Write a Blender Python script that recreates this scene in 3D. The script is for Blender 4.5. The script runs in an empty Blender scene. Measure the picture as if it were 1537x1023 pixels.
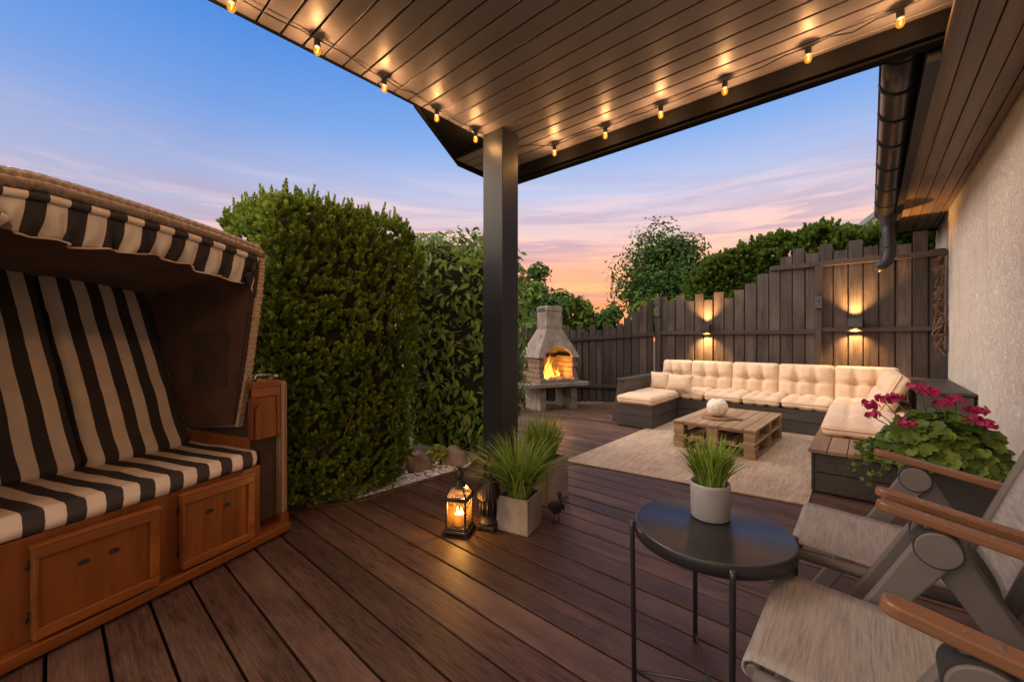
import bpy, bmesh, math, random
import numpy as np
from mathutils import Vector, Matrix, noise

random.seed(7)
RNG = np.random.default_rng(11)
SC = bpy.context.scene
COL = SC.collection
R = math.radians
PI = math.pi

# ------------------------------------------------------------------ object helpers
def tag(o, label=None, cat=None, group=None, kind=None):
    if label: o['label'] = label
    if cat: o['category'] = cat
    if group: o['group'] = group
    if kind: o['kind'] = kind
    return o

def empty(name, loc=(0, 0, 0), rz=0.0, label=None, cat=None, group=None, kind=None):
    o = bpy.data.objects.new(name, None)
    COL.objects.link(o)
    o.empty_display_size = 0.1
    o.location = loc
    o.rotation_euler = (0, 0, rz)
    return tag(o, label, cat, group, kind)

def copy_tree(o, parent=None):
    c = o.copy()
    COL.objects.link(c)
    c.parent = parent
    for ch in list(o.children):
        copy_tree(ch, c)
    return c

class MB:
    """collects shapes and links them as one mesh object"""
    def __init__(s):
        s.v = []; s.f = []; s.sm = []
    def add(s, vs, fs, smooth=False, M=None):
        b = len(s.v)
        if M is not None:
            vs = [M @ Vector(p) for p in vs]
        s.v.extend([tuple(p) for p in vs])
        for f in fs:
            s.f.append(tuple(i + b for i in f)); s.sm.append(smooth)
        return s
    def box(s, x0, x1, y0, y1, z0, z1, M=None):
        vs = [(x, y, z) for z in (z0, z1) for y in (y0, y1) for x in (x0, x1)]
        fs = [(0, 2, 3, 1), (4, 5, 7, 6), (0, 1, 5, 4), (2, 6, 7, 3), (0, 4, 6, 2), (1, 3, 7, 5)]
        return s.add(vs, fs, False, M)
    def cbox(s, c, d, M=None, rz=0):
        m = Matrix.Translation(c) @ Matrix.Rotation(rz, 4, 'Z')
        if M is not None: m = M @ m
        return s.box(-d[0]/2, d[0]/2, -d[1]/2, d[1]/2, -d[2]/2, d[2]/2, m)
    def bar(s, p, q, w, h, up=(0, 0, 1), M=None):
        """box from p to q, w wide (sideways), h high (along up)"""
        p = Vector(p); q = Vector(q); d = (q - p); L = d.length; d.normalize()
        u = Vector(up); sd = d.cross(u)
        if sd.length < 1e-4: sd = d.cross(Vector((1, 0, 0)))
        sd.normalize(); u = sd.cross(d)
        m = Matrix(((d.x, sd.x, u.x, p.x), (d.y, sd.y, u.y, p.y), (d.z, sd.z, u.z, p.z), (0, 0, 0, 1)))
        if M is not None: m = M @ m
        return s.box(0, L, -w/2, w/2, -h/2, h/2, m)
    def tube(s, path, r, n=8, caps=True, M=None, smooth=True):
        path = [Vector(p) for p in path]
        k = len(path)
        rs = r if isinstance(r, (list, tuple)) else [r] * k
        vs = []; fs = []
        prev = None
        for i, p in enumerate(path):
            t = (path[min(i + 1, k - 1)] - path[max(i - 1, 0)])
            if t.length < 1e-9: t = Vector((0, 0, 1))
            t.normalize()
            if prev is None:
                a = t.orthogonal().normalized()
            else:
                a = (prev - t * prev.dot(t))
                if a.length < 1e-6: a = t.orthogonal()
                a.normalize()
            prev = a
            b = t.cross(a)
            for j in range(n):
                an = 2 * PI * j / n
                vs.append(p + (a * math.cos(an) + b * math.sin(an)) * rs[i])
        for i in range(k - 1):
            for j in range(n):
                j2 = (j + 1) % n
                fs.append((i*n + j, i*n + j2, (i+1)*n + j2, (i+1)*n + j))
        if caps:
            fs.append(tuple(reversed(range(n)))); fs.append(tuple(range((k-1)*n, k*n)))
        nb = len(s.sm); s.add(vs, fs, smooth, M)
        if caps and smooth: s.sm[-1] = s.sm[-2] = False
        return s
    def lathe(s, prof, n=24, M=None, smooth=True, ang=2*PI):
        vs = []; fs = []
        for (r, z) in prof:
            for j in range(n):
                a = ang * j / n
                vs.append((r * math.cos(a), r * math.sin(a), z))
        for i in range(len(prof) - 1):
            for j in range(n):
                j2 = (j + 1) % n
                fs.append((i*n + j, i*n + j2, (i+1)*n + j2, (i+1)*n + j))
        return s.add(vs, fs, smooth, M)
    def prism(s, poly, z0, z1, M=None, smooth=False):
        n = len(poly)
        vs = [(x, y, z0) for x, y in poly] + [(x, y, z1) for x, y in poly]
        fs = [tuple(reversed(range(n))), tuple(range(n, 2*n))]
        for i in range(n):
            j = (i + 1) % n
            fs.append((i, j, n + j, n + i))
        return s.add(vs, fs, smooth, M)
    def grid(s, fn, nu, nv, smooth=True, closed_u=False, M=None):
        vs = []; fs = []
        for i in range(nu + 1):
            for j in range(nv + 1):
                vs.append(fn(i / nu, j / nv))
        w = nv + 1
        for i in range(nu):
            for j in range(nv):
                fs.append((i*w + j, (i+1)*w + j, (i+1)*w + j + 1, i*w + j + 1))
        return s.add(vs, fs, smooth, M)
    def build(s, name, m, parent=None, bevel=0, label=None, cat=None, group=None, kind=None, subsurf=0, solid=0):
        me = bpy.data.meshes.new(name)
        me.from_pydata(s.v, [], s.f)
        me.polygons.foreach_set('use_smooth', s.sm)
        me.update()
        o = bpy.data.objects.new(name, me)
        COL.objects.link(o)
        if m is not None: me.materials.append(m)
        if parent is not None: o.parent = parent
        if solid:
            md = o.modifiers.new('solid', 'SOLIDIFY'); md.thickness = solid; md.offset = 0
        if subsurf:
            md = o.modifiers.new('sub', 'SUBSURF'); md.levels = subsurf; md.render_levels = subsurf
        if bevel:
            md = o.modifiers.new('bev', 'BEVEL'); md.width = bevel; md.segments = 2
            md.limit_method = 'ANGLE'; md.angle_limit = R(40); md.use_clamp_overlap = True
            md.harden_normals = False
        return tag(o, label, cat, group, kind)

def nmesh(name, V, F, m, parent=None, smooth=False):
    """numpy mesh: V (n,3), F (k,3|4)"""
    me = bpy.data.meshes.new(name)
    V = np.asarray(V, np.float32); F = np.asarray(F, np.int32)
    k = F.shape[1]
    me.vertices.add(len(V)); me.vertices.foreach_set('co', V.ravel())
    me.loops.add(F.size); me.loops.foreach_set('vertex_index', F.ravel())
    me.polygons.add(len(F)); me.polygons.foreach_set('loop_start', np.arange(0, F.size, k, dtype=np.int32))
    if smooth: me.polygons.foreach_set('use_smooth', np.ones(len(F), bool))
    me.update(calc_edges=True)
    me.validate()
    o = bpy.data.objects.new(name, me); COL.objects.link(o)
    me.materials.append(m)
    if parent is not None: o.parent = parent
    return o

def norm(a):
    return a / np.maximum(np.linalg.norm(a, axis=-1, keepdims=True), 1e-9)

def scatter(tv, tf, pos, dirs, scale, roll=None, up=None):
    """copies of template (local +z along dirs) -> V, F"""
    tv = np.asarray(tv, float); tf = np.asarray(tf)
    n = len(pos); d = norm(np.asarray(dirs, float))
    ref = np.where(np.abs(d[:, 2:3]) > 0.95, np.array([[1., 0, 0]]), np.array([[0, 0, 1.]]))
    a = norm(np.cross(ref, d)); b = np.cross(d, a)
    ang = RNG.uniform(0, 2*PI, n) if roll is None else roll
    ca, sa = np.cos(ang)[:, None], np.sin(ang)[:, None]
    x = a*ca + b*sa; y = -a*sa + b*ca
    sc = np.broadcast_to(np.asarray(scale, float), (n,))[:, None, None]
    V = (tv[None, :, 0:1]*x[:, None, :] + tv[None, :, 1:2]*y[:, None, :] + tv[None, :, 2:3]*d[:, None, :])*sc + np.asarray(pos)[:, None, :]
    F = tf[None] + (np.arange(n)*len(tv))[:, None, None]
    return V.reshape(-1, 3), F.reshape(-1, tf.shape[1])

# ------------------------------------------------------------------ material helpers
class NT:
    def __init__(s, name):
        s.m = bpy.data.materials.new(name); s.m.use_nodes = True
        s.t = s.m.node_tree; s.n = s.t.nodes; s.l = s.t.links
        s.b = s.n['Principled BSDF']; s.out = s.n['Material Output']
    def new(s, ty, **kw):
        nd = s.n.new(ty)
        for k, v in kw.items(): setattr(nd, k, v)
        return nd
    def set(s, sock, v):
        if hasattr(v, 'is_linked'): s.l.new(v, sock)
        else: sock.default_value = v
    def coord(s, scale=(1, 1, 1), island=True, rot=(0, 0, 0)):
        tc = s.new('ShaderNodeTexCoord'); src = tc.outputs['Object']
        if island:
            g = s.new('ShaderNodeNewGeometry')
            a = s.new('ShaderNodeVectorMath', operation='MULTIPLY_ADD')
            cm = s.new('ShaderNodeCombineXYZ')
            for i in range(3): s.l.new(g.outputs['Random Per Island'], cm.inputs[i])
            s.l.new(cm.outputs[0], a.inputs[0]); a.inputs[1].default_value = (37.3, 71.1, 53.7)
            s.l.new(src, a.inputs[2]); src = a.outputs[0]
        mp = s.new('ShaderNodeMapping'); mp.inputs['Scale'].default_value = scale; mp.inputs['Rotation'].default_value = rot
        s.l.new(src, mp.inputs['Vector'])
        return mp.outputs['Vector']
    def noise(s, vec, scale=5, detail=4, rough=.55, dist=0):
        nd = s.new('ShaderNodeTexNoise'); s.l.new(vec, nd.inputs['Vector'])
        nd.inputs['Scale'].default_value = scale; nd.inputs['Detail'].default_value = detail
        nd.inputs['Roughness'].default_value = rough; nd.inputs['Distortion'].default_value = dist
        return nd.outputs['Fac']
    def ramp(s, fac, stops):
        nd = s.new('ShaderNodeValToRGB'); e = nd.color_ramp.elements
        while len(e) > 1: e.remove(e[-1])
        e[0].position, e[0].color = stops[0][0], (*stops[0][1], 1)
        for p, c in stops[1:]:
            x = e.new(p); x.color = (*c, 1)
        s.l.new(fac, nd.inputs['Fac']); return nd.outputs['Color']
    def mix(s, fac, a, b, mode='MIX'):
        nd = s.new('ShaderNodeMix', data_type='RGBA', blend_type=mode)
        s.set(nd.inputs[0], fac)
        for sk, v in ((nd.inputs[6], a), (nd.inputs[7], b)):
            if hasattr(v, 'is_linked'): s.l.new(v, sk)
            else: sk.default_value = (*v, 1)
        return nd.outputs[2]
    def math(s, op, a, b=0.0, c=0.0):
        nd = s.new('ShaderNodeMath', operation=op)
        for i, v in enumerate((a, b, c)): s.set(nd.inputs[i], v)
        return nd.outputs[0]
    def island(s):
        return s.new('ShaderNodeNewGeometry').outputs['Random Per Island']
    def bump(s, h, strength=.3, dist=.01):
        nd = s.new('ShaderNodeBump'); nd.inputs['Strength'].default_value = strength
        nd.inputs['Distance'].default_value = dist
        s.l.new(h, nd.inputs['Height']); s.l.new(nd.outputs[0], s.b.inputs['Normal'])
    def base(s, v, rough=.6, metal=0, spec=.5):
        if hasattr(v, 'is_linked'): s.l.new(v, s.b.inputs['Base Color'])
        else: s.b.inputs['Base Color'].default_value = (*v, 1)
        s.set(s.b.inputs['Roughness'], rough); s.b.inputs['Metallic'].default_value = metal
        s.b.inputs['Specular IOR Level'].default_value = spec
        return s.m

def wood(name, dark, light, axis=0, rough=.55, vary=.35, fine=60, bump=.35, island=True, spec=.4, weather=None, stretch=.06, spots=False, w2=.35, lo=.32, hi=.68):
    t = NT(name)
    sc = [1, 1, 1]; sc[axis] = stretch
    v = t.coord(tuple(sc), island)
    n1 = t.noise(v, fine*.35, 6, .6, .6)
    n2 = t.noise(v, fine*1.6, 4, .6, .2)
    f = t.math('ADD', t.math('MULTIPLY', n1, 1 - w2), t.math('MULTIPLY', n2, w2))
    c = t.ramp(f, [(lo, dark), ((lo + hi)/2, tuple((a+b)/2 for a, b in zip(dark, light))), (hi, light)])
    sc2 = [1, 1, 1]; sc2[axis] = .35
    v2 = t.coord(tuple(sc2), island)
    blot = t.noise(v2, 5, 4, .6)
    c = t.mix(t.math('MULTIPLY', blot, .7), c, tuple(x*.55 for x in dark))
    if spots:
        sv = [1, 1, 1]; sv[axis] = .55
        vo = t.new('ShaderNodeTexVoronoi'); t.l.new(t.coord(tuple(sv), island), vo.inputs['Vector']); vo.inputs['Scale'].default_value = 13
        sp_ = t.ramp(vo.outputs['Distance'], [(.035, (1, 1, 1)), (.075, (0, 0, 0))])
        c = t.mix(sp_, c, tuple(x*.35 for x in dark))
    if weather:
        w = t.noise(v2, 2.2, 5, .65)
        wf = t.ramp(w, [(.5, (0, 0, 0)), (.7, (.7, .7, .7))])
        c = t.mix(wf, c, weather)
    if island:
        isl = t.island()
        hv = t.new('ShaderNodeHueSaturation'); t.l.new(c, hv.inputs['Color'])
        t.l.new(t.math('ADD', t.math('MULTIPLY', isl, vary*2), 1-vary), hv.inputs['Value'])
        c = hv.outputs[0]
    r = t.math('ADD', t.math('MULTIPLY', n2, .3), rough-.15)
    t.base(c, r, 0, spec)
    t.bump(f, bump, .004)
    return t.m

def plain(name, c, rough=.5, metal=0, var=.25, scale=12, bump=.1, spec=.5, bscale=80):
    t = NT(name)
    v = t.coord((1, 1, 1), False)
    n = t.noise(v, scale, 5, .6)
    cc = t.ramp(n, [(.3, tuple(x*(1-var) for x in c)), (.7, tuple(min(1, x*(1+var)) for x in c))])
    nb = t.noise(v, bscale, 3, .5)
    t.base(cc, t.math('ADD', t.math('MULTIPLY', n, .2), rough-.1), metal, spec)
    t.bump(nb, bump, .003)
    return t.m

def leaf(name, dark, light, rough=.5, trans=.25, spec=.35, dead=None):
    t = NT(name)
    i = t.island()
    v = t.coord((1, 1, 1), False)
    n = t.noise(v, 2.3, 3, .6)
    f = t.math('ADD', t.math('MULTIPLY', i, .6), t.math('MULTIPLY', n, .5))
    c = t.ramp(f, [(.2, dark), (.85, light)])
    if dead:
        dn = t.noise(t.coord((1, 1, 1), False), 9, 4, .7)
        c = t.mix(t.ramp(t.math('ADD', t.math('MULTIPLY', i, .35), t.math('MULTIPLY', dn, .75)), [(.66, (0, 0, 0)), (.76, (.85, .85, .85))]), c, dead)
    t.base(c, rough, 0, spec)
    tr = t.new('ShaderNodeBsdfTranslucent'); t.l.new(c, tr.inputs['Color'])
    mx = t.new('ShaderNodeMixShader'); mx.inputs[0].default_value = trans
    t.l.new(t.b.outputs[0], mx.inputs[1]); t.l.new(tr.outputs[0], mx.inputs[2])
    t.l.new(mx.outputs[0], t.out.inputs['Surface'])
    return t.m

def emit(name, c, st):
    t = NT(name)
    e = t.new('ShaderNodeEmission'); e.inputs[0].default_value = (*c, 1); e.inputs[1].default_value = st
    t.l.new(e.outputs[0], t.out.inputs['Surface']); return t.m

def glow_glass(name, c, st, fac=.5):
    t = NT(name)
    e = t.new('ShaderNodeEmission'); e.inputs[0].default_value = (*c, 1); e.inputs[1].default_value = st
    tr = t.new('ShaderNodeBsdfTransparent'); tr.inputs[0].default_value = (1, .85, .6, 1)
    mx = t.new('ShaderNodeMixShader'); mx.inputs[0].default_value = fac
    t.l.new(tr.outputs[0], mx.inputs[1]); t.l.new(e.outputs[0], mx.inputs[2])
    t.l.new(mx.outputs[0], t.out.inputs['Surface']); return t.m

def pane(name, tint=(.9, .85, .75), fac=.12):
    t = NT(name)
    tr = t.new('ShaderNodeBsdfTransparent'); tr.inputs[0].default_value = (*tint, 1)
    g = t.new('ShaderNodeBsdfGlossy'); g.inputs['Roughness'].default_value = .08
    mx = t.new('ShaderNodeMixShader'); mx.inputs[0].default_value = fac
    t.l.new(tr.outputs[0], mx.inputs[1]); t.l.new(g.outputs[0], mx.inputs[2])
    t.l.new(mx.outputs[0], t.out.inputs['Surface']); return t.m

def amber_pane(name):
    t = NT(name)
    tr = t.new('ShaderNodeBsdfTransparent'); tr.inputs[0].default_value = (.95, .82, .60, 1)
    tl = t.new('ShaderNodeBsdfTranslucent'); tl.inputs[0].default_value = (.75, .42, .12, 1)
    g = t.new('ShaderNodeBsdfGlossy'); g.inputs['Roughness'].default_value = .12
    m1 = t.new('ShaderNodeMixShader'); m1.inputs[0].default_value = .06
    t.l.new(tr.outputs[0], m1.inputs[1]); t.l.new(tl.outputs[0], m1.inputs[2])
    m2 = t.new('ShaderNodeMixShader'); m2.inputs[0].default_value = .04
    t.l.new(m1.outputs[0], m2.inputs[1]); t.l.new(g.outputs[0], m2.inputs[2])
    t.l.new(m2.outputs[0], t.out.inputs['Surface']); return t.m

def fabric(name, c, var=.12, rough=.85, weave=500):
    t = NT(name)
    v = t.coord((1, 1, 1), False)
    n = t.noise(v, 6, 5, .6)
    cc = t.ramp(n, [(.3, tuple(x*(1-var) for x in c)), (.7, tuple(min(1, x*(1+var)) for x in c))])
    t.base(cc, rough, 0, .15)
    t.b.inputs['Sheen Weight'].default_value = .15
    n2 = t.noise(v, 26, 4, .6, .8); n3 = t.noise(v, weave, 2, .5)
    t.bump(t.math('ADD', t.math('MULTIPLY', n2, .8), t.math('MULTIPLY', n3, .25)), .35, .006)
    return t.m

def striped(name, period, off, a, b):
    t = NT(name)
    tc = t.new('ShaderNodeTexCoord'); sx = t.new('ShaderNodeSeparateXYZ')
    t.l.new(tc.outputs['Object'], sx.inputs[0])
    nz = t.noise(t.coord((1, 1, 1), False), 5, 2)
    x = t.math('ADD', t.math('MULTIPLY', sx.outputs[0], -1), t.math('MULTIPLY', t.math('SUBTRACT', nz, .5), .012))
    fr = t.math('FRACT', t.math('DIVIDE', t.math('SUBTRACT', x, off - 20*period), period))
    f = t.math('GREATER_THAN', fr, .5)
    c = t.mix(f, a, b)
    n = t.noise(t.coord((1, 1, 1), False), 9, 5)
    c = t.mix(t.math('MULTIPLY', n, .45), c, (.09, .07, .055), 'MIX')
    t.base(c, .85, 0, .2)
    n3 = t.noise(t.coord((1, 1, 1), False), 420, 2)
    n2 = t.noise(t.coord((1, 1, 1), False), 16, 3)
    t.bump(t.math('ADD', t.math('MULTIPLY', n2, .9), t.math('MULTIPLY', n3, .2)), .3, .008)
    return t.m

# ------------------------------------------------------------------ materials
MAT = {}
MAT['deck'] = wood('deck_stain', (.034, .018, .013), (.180, .100, .072), 0, .48, .24, 95, 1.0, True, .32, (.20, .13, .10), .09, True, .6, .36, .66)
MAT['fence'] = wood('fence_wood', (.023, .019, .019), (.098, .078, .072), 2, .6, .34, 40, .7, True, .3, (.12, .095, .088), .06, True, .5, .38, .62)
MAT['fence_rail'] = wood('fence_rail_wood', (.026, .021, .021), (.085, .068, .063), 0, .6, .25, 40, .4, True, .3)
MAT['bench'] = wood('bench_wood', (.040, .034, .034), (.115, .098, .094), 0, .5, .2, 40, .3, True, .35)
MAT['bench_y'] = wood('bench_wood_side', (.040, .034, .034), (.115, .098, .094), 1, .5, .2, 40, .3, True, .35)
MAT['plank'] = wood('bare_plank', (.22, .14, .085), (.45, .31, .20), 1, .55, .18, 40, .35, True, .3)
MAT['pallet'] = wood('pallet_wood', (.24, .155, .09), (.56, .40, .255), 1, .6, .25, 40, .5, True, .3, (.30, .22, .15))
MAT['pallet_x'] = wood('pallet_wood_cross', (.23, .145, .08), (.52, .36, .225), 0, .6, .25, 40, .5, True, .3)
MAT['oak'] = wood('beach_chair_wood', (.15, .042, .009), (.46, .155, .030), 0, .36, .2, 34, .4, True, .5, (.26, .10, .035))
MAT['oak_z'] = wood('beach_chair_wood_upright', (.15, .042, .009), (.44, .150, .030), 2, .36, .16, 30, .4, True, .5, (.28, .10, .035))
MAT['teak'] = wood('teak_arm', (.13, .060, .030), (.25, .125, .066), 0, .4, .1, 40, .25, True, .45)
MAT['tray'] = wood('tray_wood', (.22, .12, .06), (.42, .25, .13), 0, .5, .1, 40, .2, True, .4)
MAT['twig'] = wood('twig_wood', (.10, .06, .04), (.26, .18, .13), 2, .75, .4, 60, .4, True, .2)
MAT['anthracite'] = plain('anthracite_paint', (.018, .020, .025), .45, 0, .2, 4, .05, .3, 60)
MAT['fascia'] = plain('dark_fascia_metal', (.0065, .0065, .008), .7, 0, .2, 4, .05, .06, 60)
MAT['gutter'] = plain('gutter_metal', (.07, .065, .065), .33, .8, .15, 6, .04, .5, 30)
MAT['black'] = plain('black_powder_coat', (.020, .021, .026), .33, 0, .15, 8, .06, .6, 300)
MAT['iron'] = plain('dark_iron', (.045, .036, .030), .5, .6, .4, 40, .4, .5, 120)
MAT['chrome'] = plain('worn_steel', (.35, .33, .31), .3, 1, .15, 20, .05)
MAT['resin'] = plain('grey_resin_frame', (.115, .106, .106), .5, 0, .08, 8, .1, .4, 220)
MAT['rubber'] = plain('dark_rubber', (.02, .02, .02), .7)
MAT['concrete'] = plain('concrete', (.185, .158, .137), .82, 0, .40, 9, .45, .3, 90)
MAT['zinc'] = plain('planter_fibre', (.25, .222, .20), .6, 0, .32, 7, .2, .4, 60)
MAT['soil'] = plain('soil', (.05, .035, .022), .9, 0, .5, 60, .6, .2, 80)
MAT['pot'] = plain('pale_pot_glaze', (.30, .30, .315), .5, 0, .08, 20, .12, .4, 160)
MAT['darkpot'] = plain('dark_pot', (.045, .043, .045), .55, 0, .2, 10, .15)
MAT['rock'] = plain('rock', (.26, .20, .165), .85, 0, .35, 12, .6, .25, 40)
MAT['pebble'] = leaf('white_pebble', (.52, .48, .45), (.80, .78, .75), .6, 0.0, .4)
MAT['cream'] = fabric('cream_cotton', (.68, .52, .375), .07, .85, 600)
MAT['pillow'] = fabric('pillow_cotton', (.64, .50, .36), .1, .85, 600)
MAT['stripe'] = striped('striped_canvas', .104, .141, (.84, .75, .65), (.036, .036, .044))
MAT['lining'] = fabric('brown_lining', (.13, .062, .034), .3, .9, 300)
MAT['darkcloth'] = fabric('dark_brown_cloth', (.055, .034, .024), .3, .8, 300)
MAT['lining2'] = fabric('side_lining_cloth', (.085, .042, .026), .3, .85, 300)
MAT['wax'] = plain('candle_wax', (.80, .55, .25), .5, 0, .1)
MAT['ground'] = plain('garden_soil', (.07, .06, .035), .95, 0, .5, 3, .5, .2, 20)
MAT['pane'] = amber_pane('lantern_glass')
MAT['bulb'] = glow_glass('amber_bulb_glass', (1, .30, .02), 1.1, .7)
MAT['filament'] = emit('hot_filament', (1, .60, .16), 14)
MAT['flame'] = emit('candle_flame', (1, .60, .18), 14)
MAT['lens'] = emit('lamp_lens', (1, .62, .24), 5)
MAT['core'] = plain('dark_core', (.012, .014, .006), .95, 0, .5, 20)  # near-black fill, used for the solid cores inside foliage
MAT['trunk'] = wood('bark', (.06, .04, .03), (.16, .11, .08), 2, .8, .2, 30, .6, False, .2)
MAT['yew'] = leaf('clipped_conifer_needles', (.055, .115, .016), (.29, .41, .055), .55, .32, .2, (.15, .095, .03))
MAT['vine'] = leaf('creeper_leaves', (.04, .105, .016), (.20, .34, .055), .45, .28, .3, (.20, .19, .04))
MAT['tree'] = leaf('tree_leaves', (.02, .055, .014), (.085, .16, .035), .6, .3, .12)
MAT['hedge'] = leaf('hedge_leaves', (.03, .065, .01), (.15, .22, .03), .6, .3, .15)
MAT['grass'] = leaf('ornamental_grass', (.08, .17, .02), (.33, .48, .07), .45, .35)
MAT['dryblade'] = leaf('dry_blades', (.20, .12, .06), (.42, .28, .16), .6, .3)
MAT['geranium'] = leaf('geranium_leaves', (.04, .10, .018), (.20, .30, .05), .45, .3)
MAT['petal'] = leaf('magenta_petals', (.30, .010, .07), (.55, .035, .17), .5, .25)
MAT['sprout'] = leaf('yellow_green_sprouts', (.14, .20, .02), (.40, .42, .06), .5, .3)

def _obj_random():
    for k_ in ('pallet', 'pallet_x'):
        t = MAT[k_].node_tree
        for nd in list(t.nodes):
            if nd.type == 'NEW_GEOMETRY':
                oi = t.nodes.new('ShaderNodeObjectInfo')
                for l in list(nd.outputs['Random Per Island'].links):
                    t.links.new(oi.outputs['Random'], l.to_socket)
_obj_random()
def m_ceiling():
    t = NT('painted_ceiling_slats')
    v = t.coord((.15, 1, 1), True)
    n = t.noise(v, 6, 4)
    c = t.ramp(n, [(.3, (.145, .135, .155)), (.7, (.185, .172, .195))])
    t.base(c, .40, 0, .22)
    nb = t.noise(t.coord((1, 1, 1), False), 14, 3)
    t.bump(nb, .08, .01)
    return t.m
MAT['ceiling'] = m_ceiling()

def m_stucco():
    t = NT('rough_stucco')
    v = t.coord((1, 1, 1), False)
    nz = t.new('ShaderNodeTexNoise'); t.l.new(v, nz.inputs['Vector']); nz.inputs['Scale'].default_value = 16
    ad = t.new('ShaderNodeVectorMath', operation='MULTIPLY_ADD')
    t.l.new(nz.outputs['Color'], ad.inputs[0]); ad.inputs[1].default_value = (.09, .09, .09); t.l.new(v, ad.inputs[2])
    w = t.noise(ad.outputs[0], 38, 2, .4, 2.2)
    worm = t.ramp(w, [(.40, (1, 1, 1)), (.5, (0, 0, 0)), (.60, (1, 1, 1))])
    fine = t.noise(v, 140, 3)
    n = t.noise(v, 2.2, 6, .65)
    c = t.ramp(n, [(.3, (.70, .645, .58)), (.7, (.80, .755, .69))])
    st = t.noise(t.coord((1, 1, .12), False), 5, 5, .65)
    c = t.mix(t.ramp(st, [(.52, (0, 0, 0)), (.75, (.35, .35, .35))]), c, (.42, .36, .30))
    t.base(c, .9, 0, .2)
    t.bump(t.math('ADD', t.math('MULTIPLY', worm, .8), t.math('MULTIPLY', fine, .3)), .8, .011)
    return t.m
MAT['stucco'] = m_stucco()

def m_soffit():
    t = NT('soffit_boards')
    v = t.coord((1, .06, 1), True)
    n = t.noise(v, 22, 5, .6, .4)
    c = t.ramp(n, [(.3, (.10, .066, .045)), (.7, (.21, .145, .10))])
    t.base(c, .38, 0, .5)
    t.bump(n, .25, .004)
    return t.m
MAT['soffit'] = m_soffit()

def m_rug():
    t = NT('woven_rug')
    v = t.coord((1, 1, 1), False, (0, 0, R(24)))
    vs = t.coord((1, .10, 1), False, (0, 0, R(0)))
    n = t.noise(vs, 55, 5, .65, 1.2)
    n2 = t.noise(v, 3, 4)
    f = t.math('ADD', t.math('MULTIPLY', n, .7), t.math('MULTIPLY', n2, .3))
    c = t.ramp(f, [(.34, (.27, .205, .145)), (.5, (.43, .335, .25)), (.66, (.55, .45, .345))])
    t.base(c, .9, 0, .15)
    t.bump(t.math('ADD', n, t.math('MULTIPLY', t.noise(v, 300, 2), .3)), .5, .006)
    return t.m
MAT['rug'] = m_rug()

def m_sling():
    t = NT('textile_mesh_sling')
    v = t.coord((1, .05, .35), False)
    n = t.noise(v, 240, 4, .65, .2)
    n2 = t.noise(t.coord((1, .3, .3), False), 30, 4)
    f = t.math('ADD', t.math('MULTIPLY', n, .85), t.math('MULTIPLY', n2, .15))
    c = t.ramp(f, [(.36, (.19, .182, .182)), (.5, (.255, .248, .248)), (.66, (.32, .312, .312))])
    t.base(c, .75, 0, .3)
    t.bump(n, .35, .003)
    return t.m
MAT['sling'] = m_sling()

def m_wicker(name, c1, c2):
    t = NT(name)
    v = t.coord((1, 1, 1), False)
    br = t.new('ShaderNodeTexBrick'); t.l.new(v, br.inputs['Vector'])
    br.inputs['Scale'].default_value = 14
    br.inputs['Color1'].default_value = (*c1, 1); br.inputs['Color2'].default_value = (*c2, 1)
    br.inputs['Mortar'].default_value = (.05, .03, .02, 1); br.inputs['Mortar Size'].default_value = .03
    n = t.noise(v, 40, 4)
    c = t.mix(t.math('MULTIPLY', n, .5), br.outputs['Color'], (.12, .08, .055))
    t.base(c, .6, 0, .35)
    t.bump(t.math('SUBTRACT', n, br.outputs['Fac']), .5, .006)
    return t.m
MAT['wicker'] = m_wicker('woven_rattan', (.42, .30, .20), (.34, .23, .15))

def m_braid(name, a, b):
    t = NT(name)
    n = t.noise(t.coord((1, 1, 1), True), 60, 4)
    c = t.ramp(n, [(.3, a), (.7, b)])
    t.base(c, .5, 0, .4); t.bump(n, .3, .003)
    return t.m
MAT['braid'] = m_braid('braided_rattan', (.15, .112, .085), (.31, .24, .185))
MAT['braid2'] = m_braid('edge_rattan', (.36, .255, .17), (.52, .40, .28))

def m_vase():
    t = NT('speckled_ceramic')
    v = t.coord((1, 1, 1), False)
    n = t.noise(v, 30, 6, .7, .5)
    c = t.ramp(n, [(.38, (.62, .50, .38)), (.48, (.76, .70, .62)), (.7, (.84, .79, .72))])
    t.base(c, .45, 0, .4); t.bump(n, .2, .004)
    return t.m
MAT['vase'] = m_vase()

def m_firebrick():
    t = NT('fire_brick')
    v = t.coord((1, 1, 1), False)
    n = t.noise(v, 18, 5)
    c = t.ramp(n, [(.3, (.12, .080, .058)), (.7, (.25, .175, .125))])
    t.base(c, .85, 0, .2); t.bump(n, .6, .01)
    return t.m
MAT['firebrick'] = m_firebrick()

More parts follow.
